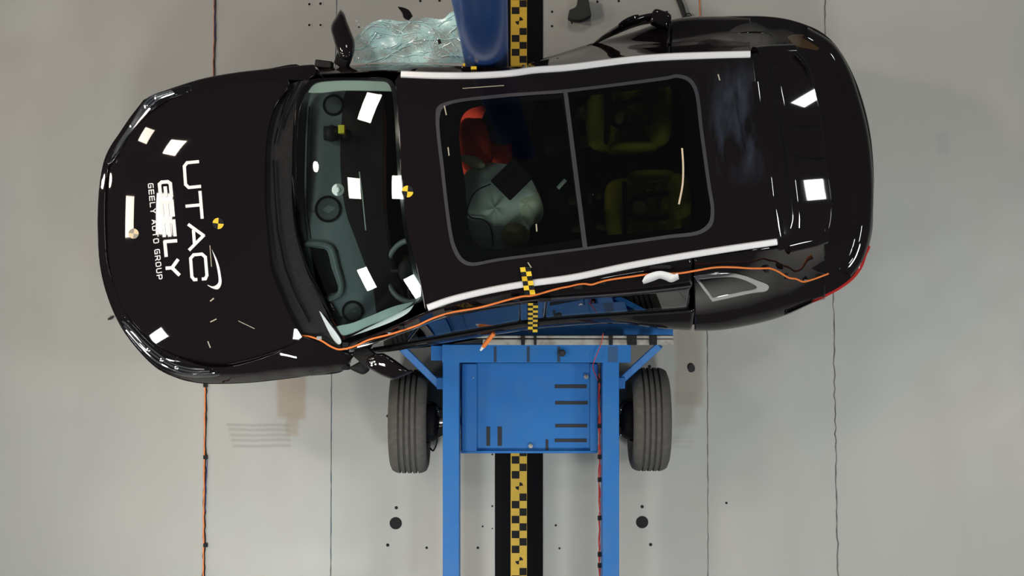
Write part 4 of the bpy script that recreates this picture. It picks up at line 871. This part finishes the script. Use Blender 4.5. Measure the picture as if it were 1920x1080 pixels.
# car wheels on the floor
def wheel(name, c, r, wd, parent, rim=True, tread=4, m=RUBBER):
    prof = []; hw = wd / 2
    prof += [(-hw * 0.80, r * 0.66), (-hw * 1.0, r * 0.76), (-hw * 1.03, r * 0.86), (-hw * 0.93, r * 0.945), (-hw * 0.8, r * 0.975), (-hw * 0.66, r * 0.992)]
    for k in range(tread):
        g = hw * (-0.45 + 0.9 * k / (tread - 1)); prof += [(g - 0.0075, r), (g - 0.005, r - 0.012), (g + 0.005, r - 0.012), (g + 0.0075, r)]
    prof += [(hw * 0.66, r * 0.992), (hw * 0.8, r * 0.975), (hw * 0.93, r * 0.945), (hw * 1.03, r * 0.86), (hw, r * 0.76), (hw * 0.8, r * 0.66)]
    mb = MB(); mb.lathe(prof, c, 'x' if wd > 0 else 'y', 72); t = mb.build(name, m, parent, smooth=0.7)
    return t
def ywheel(c, r=0.34, wd=0.22):
    mb = MB(); hw = wd / 2; mb.lathe([(-hw * .8, r * .66), (-hw, r * .8), (-hw * .9, r * .95), (-hw * .6, r), (hw * .6, r), (hw * .9, r * .95), (hw, r * .8), (hw * .8, r * .66)], c, 'y', 48); t = mb.build('road_wheel', RUBBERD, car)
    mb = MB(); mb.lathe([(-hw * .82, r * .66), (-hw * .5, r * .62), (hw * .5, r * .62), (hw * .82, r * .66)], c, 'y', 32)
    for k in range(5):
        a = 2 * math.pi * k / 5; mb.beam(Vector(c) + Vector((0, -hw * .85, 0)), Vector(c) + Vector((math.cos(a) * r * .62, -hw * .85, math.sin(a) * r * .62)), .05, .03)
    mb.build('wheel_rim', ALU, t)
for a, b in ((440, 618), (450, 215), (1420, 505), (1390, 135)):
    x, y, _ = W(a, b, .34); ywheel((x, y, .34))
mb = MB(); mb.prism([W(a, b, .5)[:2] for a, b in [(330, 250), (300, 560), (480, 640), (900, 575), (1300, 540), (1480, 420), (1440, 180), (1250, 120), (900, 215), (600, 185)]], 0.27, 0.32); mb.build('underbody', DARK, car)

# ---------------------------------------------------------------- airbags and dummies
def rotz(a): return Matrix.Rotation(a, 3, 'Z')
mb = MB(); mb.ell(W(928, 393, 1.27), (0.24, 0.27, 0.17), rotz(-0.3), 40, 26, noise=0.05, seed=3, power=2.6)
o = mb.build('side_airbag', BAG, car, smooth=1.5)
mb = MB(); mb.ell(W(985, 385, 1.30), (0.10, 0.13, 0.12), rotz(0.4), 28, 18, noise=0.04, seed=8); mb.build('side_airbag', mat('airbag_pale', (0.68, 0.78, 0.62), 0.85), car, smooth=1.5)
mb = MB(); mb.tube([W(*p) for p in spline([(920, 345, 1.46), (893, 358, 1.46), (880, 380, 1.45), (876, 400, 1.44), (884, 408, 1.45), (905, 412, 1.465), (918, 422, 1.465), (923, 440, 1.45), (924, 462, 1.42)], 5, False)], 0.004, 6); mb.build('airbag_tether', DARK, car)
mb = MB(); mb.box(W(960, 336, 1.47), (0.19, 0.16, 0.03), rotz(0.78)); mb.build('equipment_box', BLKT, car, bevel=0.008)
def dummy(label, px, py, shirt, hz=1.38, head_at=None, group='crash test dummies', s=1.0, skin=SKIN):
    """seated crash test dummy facing the bonnet, one continuous skinned body"""
    hx, hy, _ = W(px, py, hz); X = hx + 0.02
    J = [((X + .06, hy, hz - .62), .13), ((X + .07, hy, hz - .42), .14), ((X + .05, hy, hz - .24), .15), ((X + .02, hy, hz - .14), .07), ((X, hy, hz), .085), ((X - .01, hy, hz + .07), .07)]
    E = [(0, 1), (1, 2), (2, 3), (3, 4), (4, 5)]
    for sg in (1, -1):
        b = len(J); J += [((X + .05, hy + sg * .17, hz - .22), .065), ((X - .06, hy + sg * .20, hz - .42), .045), ((X - .28, hy + sg * .14, hz - .42), .035), ((X - .36, hy + sg * .12, hz - .40), .03)]
        E += [(2, b), (b, b + 1), (b + 1, b + 2), (b + 2, b + 3)]
        b = len(J); J += [((X - .05, hy + sg * .10, hz - .66), .09), ((X - .38, hy + sg * .13, hz - .60), .065), ((X - .60, hy + sg * .12, hz - .88), .045), ((X - .72, hy + sg * .12, hz - .92), .035)]
        E += [(0, b), (b, b + 1), (b + 1, b + 2), (b + 2, b + 3)]
    c0 = Vector((X + .06, hy, hz - .62))
    J = [(tuple(c0 + (Vector(p) - c0) * s), r_ * s) for p, r_ in J]
    me = bpy.data.meshes.new('dummy'); me.from_pydata([j[0] for j in J], E, []); o = link('crash_test_dummy', me, skin, None, (X, hy, 0.6))
    sk = o.modifiers.new('skin', 'SKIN'); 
    for i, (p, r_) in enumerate(J): me.skin_vertices[0].data[i].radius = (r_, r_)
    me.skin_vertices[0].data[0].use_root = True
    o.modifiers.new('sub', 'SUBSURF').render_levels = 2
    tag(o, label, 'crash test dummy', group)
    if shirt:
        mb = MB(); q = lambda p: c0 + (Vector(p) - c0) * s
        mb.ell(q((X + .055, hy, hz - .36)), (.165 * s, .21 * s, .24 * s), None, 28, 18, noise=0.03, seed=int(px), power=2.6)
        for sg in (1, -1): mb.tube([q(p) for p in ((X + .05, hy + sg * .12, hz - .21), (X + .02, hy + sg * .20, hz - .28), (X - .06, hy + sg * .215, hz - .40))], [.085 * s, .08 * s, .065 * s], 14)
        mb.build('shirt', shirt, o, smooth=1.2)
    return o
def skinfix(o):
    o.data
dummy('driver crash test dummy with brownish head beside the white airbag', 958, 441, DARK, 1.43)
d = dummy('front passenger crash test dummy in a red shirt, nearest the pole', 885, 270, SHIRT, 1.14)
mb = MB(); mb.ell(W(890, 272, 1.25), (0.10, 0.16, 0.10), rotz(0.1), 30, 20, noise=0.06, seed=11, power=2.6); mb.ell(W(880, 308, 1.15), (.05, .06, .07), None, 20, 12); mb.build('sleeve', SHIRT, d, smooth=1.5)
mb = MB(); mb.ell(W(887, 303, 1.36), (0.075, 0.032, 0.05), rotz(-0.35), 24, 14, noise=0.05, seed=4); mb.build('shirt_patch', mat('cream_cloth', (0.8, 0.75, 0.5), 0.8), d, smooth=1.5)
mb = MB(); mb.ell(W(940, 232, 1.2), (0.12, 0.13, 0.15), None, 20, 14, noise=0.03, seed=5); mb.build('navy_lump', mat('navy_matte', (0.01, 0.015, 0.06), 0.9), d, smooth=1.5)  # rounded navy lump under the front roof glass
def child_seat(label, px, py):
    x, y, _ = W(px, py, 1.05); t = thing('child_seat', label, 'child seat', (x, y, .64), 'rear child seats')
    mb = MB(); mb.ell((x, y, .76), (.20, .20, .09), power=4); mb.ell((x + .19, y, 1.0), (.06, .2, .28), Matrix.Rotation(.2, 3, 'Y'), power=4)
    for sg in (1, -1): mb.ell((x + .08, y + sg * .19, .98), (.15, .035, .2), power=3)
    mb.build('shell', YSEAT, t, smooth=1.2)
    mb = MB()
    for sg in (1, -1): mb.tube([(x + .14, y + sg * .07, 1.27), (x + .08, y + sg * .075, 1.16), (x - .02, y + sg * .06, .98), (x - .08, y, .9)], 0.018, 6)
    mb.tube([(x - .08, y - .16, .88), (x - .08, y, .92), (x - .08, y + .16, .88)], 0.016, 6); mb.build('harness', BLKT, t)
    o = dummy(label.replace('child seat', 'crash test dummy strapped in the child seat'), px - 6, py, YSEAT, 1.18, s=0.72, group='child crash test dummies')
    return t
child_seat('yellow child seat behind the driver', 1200, 388); child_seat('yellow child seat behind the red shirted dummy', 1165, 215)
mb = MB(); mb.tube([on(SR, a, b, 0.004) for a, b in spline([(1279, 278), (1281, 310), (1280, 345), (1273, 383)], 5, False)], 0.0055, 6); mb.build('tape_strip', mat('cream_line', (0.75, 0.6, 0.42), 0.6), car)  # thin cream line along the outside of the rear roof glass
mb = MB()
for a, b in ((1112, 364), (1107, 387)): mb.ell(W(a, b, 1.35), (.006, .006, .006), nu=8, nv=6)
mb.build('buckle', CHROME, car)
mb = MB(); mb.tube([W(*p) for p in ((1046, 353, 1.45), (1053, 345, 1.45), (1060, 338, 1.44))], 0.012, 6); mb.build('sun_visor_clip', PALE, car)

# ==================================================================== IMPACT POLE
px_, py_, _ = W(908.5, 124.3, 1.48); PR = 44.5 * (CAM_H - 1.48) / FPX
pole = thing('impact_pole', 'tall blue round steel pole pressed into the side of the black car', 'pole', (px_, py_ + PR, 0))
mb = MB(); mb.lathe([(0.02, PR), (3.9, PR), (3.92, PR * .96)], (px_, py_ + PR, 0), 'z', 96); mb.build('pole_shaft', POLEB, pole)

# ==================================================================== TROLLEY
TRX, TRY, _ = W(995, 760, 0)
tr = thing('test_trolley', 'blue steel test trolley with two rubber tyres beside the black car', 'trolley', (TRX, TRY, 0))
def part(name, m, fn, bevel=0.004, **k):
    mb = MB(); fn(mb); return mb.build(name, m, tr, bevel=bevel, **k)
part('frame_rail', BLUE, lambda b: b.boxp(830, 650, 861, 1560, 0.38, 0.62))
part('frame_rail', BLUE, lambda b: b.boxp(1130, 650, 1161, 1560, 0.38, 0.62))
part('cross_beam', BLUE, lambda b: b.boxp(829, 646, 1183, 680, 0.48, 0.64))
part('support_deck', BLUE, lambda b: b.boxp(835, 575, 1262, 634, 0.30, 0.42))
part('edge_plate', mat('worn_edge_steel', (0.45, 0.44, 0.41), 0.45, metal=0.5, noise=(14, .5, (.22, .17, .12))), lambda b: (b.boxp(872, 629, 1264, 634, 0.52, 0.66), b.boxp(905, 636, 1264, 647, 0.55, 0.66)))
for x0, x1 in ((977, 984), (1001, 1006), (1142, 1149), (1176, 1194), (1218, 1232)): part('edge_clamp', TRIM, lambda b: b.boxp(x0, 628, x1, 647, 0.655, 0.68))
def pan(b):
    b.boxp(864, 680, 1120, 850, 0.40, 0.44)
    b.boxp(864, 845, 1120, 850, 0.36, 0.47)
pn = part('belly_pan', BLUE, pan)
part('pan_flange', BLUE, lambda b: b.boxp(866, 682, 894, 848, 0.44, 0.47)); part('pan_flange', BLUE, lambda b: b.boxp(1107, 682, 1121, 848, 0.44, 0.47))
SLOT = mat('slot_dark', (0.02, 0.022, 0.028), 0.8)
for a in ((1040, 721, 1100, 728), (1041, 752, 1102, 758.5), (1041, 795, 1101, 801.5), (1040, 822.5, 1100, 829), (912, 800, 919, 836), (933, 800, 941, 836), (1023, 824, 1028, 848)):
    mb = MB(); mb.boxp(*a, 0.441, 0.4425); mb.build('slot', SLOT, pn, smooth=0)
cb = [o for o in tr.children if o.name.startswith('cross_beam')]
for a in ((926, 650, 931, 679), (988, 650, 993, 679), (1045, 650, 1050, 679), (1140, 650, 1158, 679)):
    part('beam_groove', mat('groove_blue', (0.01, 0.03, 0.07), 0.6) if a[0] < 1140 else mat('patch_blue', (0.02, 0.08, 0.2), 0.5), lambda b: b.boxp(*a, 0.641, 0.6425), bevel=0, smooth=0)
for x, y in ((888, 708), (1099, 706), (995, 836)):
    c = W(x, y, 0.45); mb = MB(); mb.lathe([(0, .016), (.006, .016), (.006, .011), (.018, .011), (.018, .005), (.024, .005)], c, 'z', 6); mb.build('bolt', STEEL, tr, smooth=0)
mb = MB(); mb.lathe([(0, .02), (.02, .022), (.03, .016)], W(1054, 662, .645), 'z', 20); mb.build('clamp_knob', RUBBERD, tr)
def brace(x0, y0, z0, x1, y1, z1):
    mb = MB(); mb.beam(W(x0, y0, z0), W(x1, y1, z1), 0.045, 0.045); mb.build('brace', BLUE, tr, bevel=0.004)
brace(753, 652, .62, 824, 722, .48); brace(1237, 647, .60, 1166, 712, .48)
part('lug', BLUE, lambda b: b.boxp(819, 708, 831, 730, .40, .52)); part('lug', BLUE, lambda b: b.boxp(1160, 708, 1172, 729, .40, .52))
part('side_bracket', BLUE, lambda b: b.boxp(808, 648, 832, 676, .45, .58))
RT = 0.335
def twheel(xc, yc, wd):
    x, y, _ = W(xc, yc, RT); o = wheel('trolley_wheel', (x, y, RT), RT, wd, tr)
    mb = MB(); mb.lathe([(-wd * .35, RT * .66), (-wd * .3, RT * .3), (-wd * .28, .02)], (x, y, RT), 'x', 40); mb.lathe([(wd * .28, .02), (wd * .3, RT * .3), (wd * .35, RT * .66)], (x, y, RT), 'x', 40); mb.build('wheel_rim', mat('rim_dark', (0.04, 0.04, 0.04), 0.5), o)
    return x, y
xl, yl = twheel(769, 790, 0.235); xr_, yr_ = twheel(1216, 786, 0.235)
part('axle', STEEL, lambda b: b.lathe([(xl + .05, .035), (xr_ - .05, .035)], (0, yl, RT), 'x', 20), bevel=0)
def susp(b, s, x, y):
    b.ell((x + s * .13, y, RT), (.06, .13, .13), power=3); b.beam((x + s * .1, y + .12, RT + .05), (x + s * .24, y + .04, .40), .05, .05); b.beam((x + s * .1, y - .12, RT), (x + s * .24, y - .04, .40), .05, .05)
part('hub_carrier', TRIM, lambda b: susp(b, 1, xl, yl), bevel=0.004); part('hub_carrier', TRIM, lambda b: susp(b, -1, xr_, yr_), bevel=0.004)
mb = MB(); mb.tube([W(*p) for p in spline([(820, 812, .4), (819, 830, .36), (812, 845, .3), (806, 840, .3)], 5, False)], .006, 6); mb.build('brake_hose', RUBBERD, tr)
for x, y in ((1164, 768), (1164, 815), (822, 771)):
    mb = MB(); mb.ell(W(x, y, .45), (.009, .009, .009), nu=10, nv=6); mb.build('hub_nut', CHROME, tr)
# red wires taped along the right frame rail
mb = MB(); rr = random.Random(9)
main = spline([(1131, 625, .70), (1127, 645, .67), (1113, 680, .645), (1112, 690, .50), (1119, 708, .50), (1125, 722, .50), (1122, 745, .5), (1126, 780, .5), (1124, 820, .5), (1126, 860, .48)], 6, False)
mb.tube([W(*p) for p in main], 0.003, 6)
for k in range(3): mb.tube([W(1124 + rr.uniform(-2, 2), y, .49) for y in np.arange(700 + 20 * k, 1500, 14)], 0.003, 6)
o = mb.build('red_wire', RED, smooth=0.9); tag(o, 'red wires running along the right rail of the blue trolley', 'wire')
mb = MB()
for y in (714, 799, 857, 900, 972, 1040, 1061):
    mb = MB(); mb.boxp(1121, y - 4, 1130, y + 4, .475, .505); mb.build('tape_wrap', BLKT, o, bevel=0.002)

# ==================================================================== CABLE ON THE CAR
CP = [(560, 629, 1.05), (580, 631, 1.06), (601, 638, 1.08), (621, 650, 1.085), (635, 655, 1.085), (652, 653, 1.10), (668, 648, 1.14), (692, 637, 1.21), (731, 627, 1.31), (753, 620, 1.37), (784, 609.5, 1.435), (804, 600, 1.475), (831, 590, 1.505), (850, 585, 1.515), (897, 577, 1.53), (959, 560.5, 1.555),
      (981, 555.5, 1.56), (996, 554.5, 1.56), (1034, 544.5, 1.575), (1051, 540, 1.575), (1067, 537, 1.575), (1084, 533, 1.575), (1096, 532, 1.575), (1109, 533.5, 1.575), (1124, 529, 1.575), (1140, 525, 1.58), (1188, 518, 1.585), (1209, 515, 1.585), (1240, 513, 1.58), (1273, 512.5, 1.575), (1307, 507, 1.565), (1340, 501.5, 1.54), (1373, 501, 1.52), (1407, 503, 1.475), (1432, 503, 1.44),
      (1443, 503, 1.42), (1457, 508, 1.36), (1472, 517, 1.30), (1480, 521, 1.25), (1493, 523, 1.20), (1505, 528, 1.14), (1520, 525, 1.12), (1540, 518, 1.12), (1553, 513, 1.10)]
mb = MB(); mb.tube([W(*p) for p in spline(CP, 5, False)], 0.0058, 8)
o = mb.build('orange_cable', ORANGE, smooth=1.0); tag(o, 'long orange cable taped along the window edge of the black car', 'cable')
# orange marker pen stuck out over the door edge
mb = MB(); a = Vector(W(926, 625, .96)); b = Vector(W(906, 650, 0.90)); tip = Vector(W(901, 657, .89)); mb.tube([a, a.lerp(b, .05), a.lerp(b, .95), b], [0.011, 0.014, 0.014, 0.012], 12)
o = mb.build('marker_tube', ORANGE, smooth=0.8); tag(o, 'orange tube with a white tip poking out over the trolley', 'tube')
mb = MB(); mb.tube([b, tip], [0.012, 0.006], 12); mb.build('tube_tip', WHITE, o)

# ==================================================================== SHATTERED SIDE WINDOW
def shatter_material():
    m = bpy.data.materials.new('shattered_glass'); m.use_nodes = True; nt = m.node_tree; nt.nodes.clear(); N = nt.nodes.new; L = nt.links.new
    out = N('ShaderNodeOutputMaterial'); tc = N('ShaderNodeTexCoord')
    t = N('ShaderNodeBsdfTransparent'); t.inputs[0].default_value = (0.86, 0.93, 0.92, 1)
    d = N('ShaderNodeBsdfPrincipled'); d.inputs['Base Color'].default_value = (0.55, 0.84, 0.84, 1); d.inputs['Roughness'].default_value = 0.25; d.inputs['Coat Weight'].default_value = 0.15
    v = N('ShaderNodeTexVoronoi'); v.feature = 'DISTANCE_TO_EDGE'; v.inputs['Scale'].default_value = 60; L(tc.outputs['Object'], v.inputs[0])
    mr = N('ShaderNodeMapRange'); mr.inputs[1].default_value = 0.0; mr.inputs[2].default_value = 0.12; mr.inputs[3].default_value = 0.55; mr.inputs[4].default_value = 0.0; L(v.outputs['Distance'], mr.inputs[0])
    n = N('ShaderNodeTexNoise'); n.inputs['Scale'].default_value = 9; n.inputs['Detail'].default_value = 5; L(tc.outputs['Object'], n.inputs[0])
    mr2 = N('ShaderNodeMapRange'); mr2.inputs[1].default_value = 0.38; mr2.inputs[2].default_value = 0.62; mr2.inputs[3].default_value = 0.12; mr2.inputs[4].default_value = 0.9; L(n.outputs[0], mr2.inputs[0])
    mx = N('ShaderNodeMath'); mx.operation = 'MULTIPLY_ADD'; L(mr.outputs[0], mx.inputs[0]); L(mr2.outputs[0], mx.inputs[1]); L(mr2.outputs[0], mx.inputs[2]); mx.use_clamp = True
    s = N('ShaderNodeMixShader'); L(mx.outputs[0], s.inputs[0]); L(t.outputs[0], s.inputs[1]); L(d.outputs[0], s.inputs[2]); L(s.outputs[0], out.inputs[0])
    return m
SHG = shatter_material()
def fb(x, y): return 0.5 * math.sin(x * 9 + 2 * math.sin(y * 7)) + 0.3 * math.sin(x * 21 + y * 17) + 0.2 * math.sin(y * 38 - x * 13)
SG = lambda x, y: np.array([1.06 + 0.03 * fb(a, b) for a, b in zip(np.atleast_1d(x), np.atleast_1d(y))])
sh = panel('shattered_window', [(662, 80), (676, 60), (694, 44), (722, 36), (748, 40), (775, 38), (800, 33), (830, 36), (848, 22), (866, 30), (876, 70), (888, 118, 'c'), (820, 118), (740, 117), (700, 117), (664, 118, 'c')], SG, SHG, None, depth=0.005, step=0.012, sm=4, lip=0.001)
tag(sh, 'crumpled turquoise sheet of shattered side window glass between mirror and pole', 'broken glass')
mb = MB(); r = random.Random(21)
SHD = mat('glass_edge', (0.55, 0.85, 0.84), 0.15, coat=1, noise=(30, .4, (.8, .92, .92)))
folds = [[(664, 80), (690, 52), (712, 42), (730, 38)], [(664, 95), (685, 88), (700, 70), (705, 62)], [(748, 63), (765, 45), (782, 32)], [(685, 119), (720, 108), (745, 95), (775, 77), (815, 74)], [(715, 40), (745, 44), (780, 40), (815, 44), (846, 36)], [(700, 58), (745, 66), (790, 60), (830, 74), (862, 70)], [(755, 108), (772, 103), (795, 102)], [(765, 40), (800, 48), (830, 62), (858, 95)], [(820, 50), (850, 28), (862, 22)], [(820, 106), (850, 104), (880, 108)], [(800, 80), (830, 90), (868, 116)]]
for f in folds: mb.tube([on(SG, a, b, 0.004) for a, b in spline(f, 5, False)], [r.uniform(.0015, .005) for _ in range(5 * (len(f) - 1) + 1)], 5)
mb.build('fold_edge', SHD, sh)
mb = MB()
for i in range(70):
    x = r.uniform(680, 872); y = r.uniform(42, 112); a = r.gauss(-0.35, 0.5); L_ = r.uniform(6, 26)
    mb.tube([on(SG, min(880, max(668, x + t * L_ * math.cos(a))), max(38, min(116, y + t * L_ * math.sin(a) + 3 * math.sin(t * 3))), 0.005) for t in (-.5, -.2, .2, .5)], [.001, r.uniform(.002, .0045), r.uniform(.002, .004), .001], 5, 0 if r.random() < .6 else 1)
sk_ = mb.build('crack_line', [SHD, mat('crack_white', (0.85, 0.92, 0.92), 0.2)], sh); tag(sk_, kind='stuff')
mb = MB()
for i in range(420):
    zone = r.random()
    if zone < 0.45: x, y = r.gauss(812, 16), r.gauss(84, 9)
    elif zone < 0.6: x, y = r.gauss(672, 6), r.gauss(88, 10)
    else: x, y = r.uniform(668, 882), r.uniform(36, 117)
    if y < 36 or y > 118 or x > 884 or x < 662: continue
    c = Vector(on(SG, x, y, 0.006)); s_ = r.uniform(.002, .0065)
    vs = [c + Vector((r.uniform(-1, 1), r.uniform(-1, 1), r.uniform(-.4, 1))) * s_ for _ in range(4)]; mb.add(vs, [(0, 1, 2), (0, 3, 1), (0, 2, 3), (1, 3, 2)], 0 if r.random() < .6 else 1)
cr = mb.build('glass_crumb', [SHD, mat('glass_crumb_white', (0.85, 0.9, 0.9), 0.1, coat=1)], sh, smooth=0); tag(cr, kind='stuff')
mb = MB(); mb.box(W(824, 78, 1.12), (.02, .025, .01), rotz(.3)); mb.build('black_chip', BLKT, sh)
# flying bits and far-side debris
def chunk(name, px, z, th, m, label, cat):
    q = [W(a, b, z)[:2] for a, b in spline(px, 3)]; mb = MB(); mb.prism(q, z - th, z); o = mb.build(name, m, bevel=0.004); tag(o, label, cat); return o
chunk('trim_shard', [(745, 12, 'c'), (757, 14), (767, 19), (774, 30, 'c'), (766, 38, 'c'), (757, 34), (752, 22)], 1.1, .015, PAINT, 'small black trim shard above the shattered glass', 'debris')
chunk('foam_block', [(1084, -6, 'c'), (1103, -4, 'c'), (1109, 28, 'c'), (1090, 37), (1066, 33), (1068, 18, 'c'), (1080, 12)], .10, .10, mat('dark_foam', (0.03, 0.032, 0.033), .9), 'dark block of foam on the floor right of the guide rail', 'debris')
mb = MB(); mb.tube([W(*p) for p in ((1268, -12, .02), (1278, 12, .02), (1284, 31, .02))], [.016, .018, .016], 10); mb.tube([W(*p) for p in ((1284, 26, .02), (1293, 25, .02), (1297, 30, .02))], .005, 6)
o = mb.build('rubber_hose', RUBBERD, smooth=.9); tag(o, 'short grey black hose on the floor behind the car tail', 'hose')
chunk('rubber_scrap', [(1291, 684), (1297, 681), (1303, 688), (1302, 696), (1294, 698), (1290, 691)], .012, .012, RUBBERD, 'small black rubber scrap on the brown floor stain', 'debris')
chunk('rubber_scrap', [(201, 599), (207, 594), (213, 592), (211, 597), (204, 600)], .012, .012, RUBBERD, 'tiny black scrap on the floor in front of the lower headlight', 'debris')
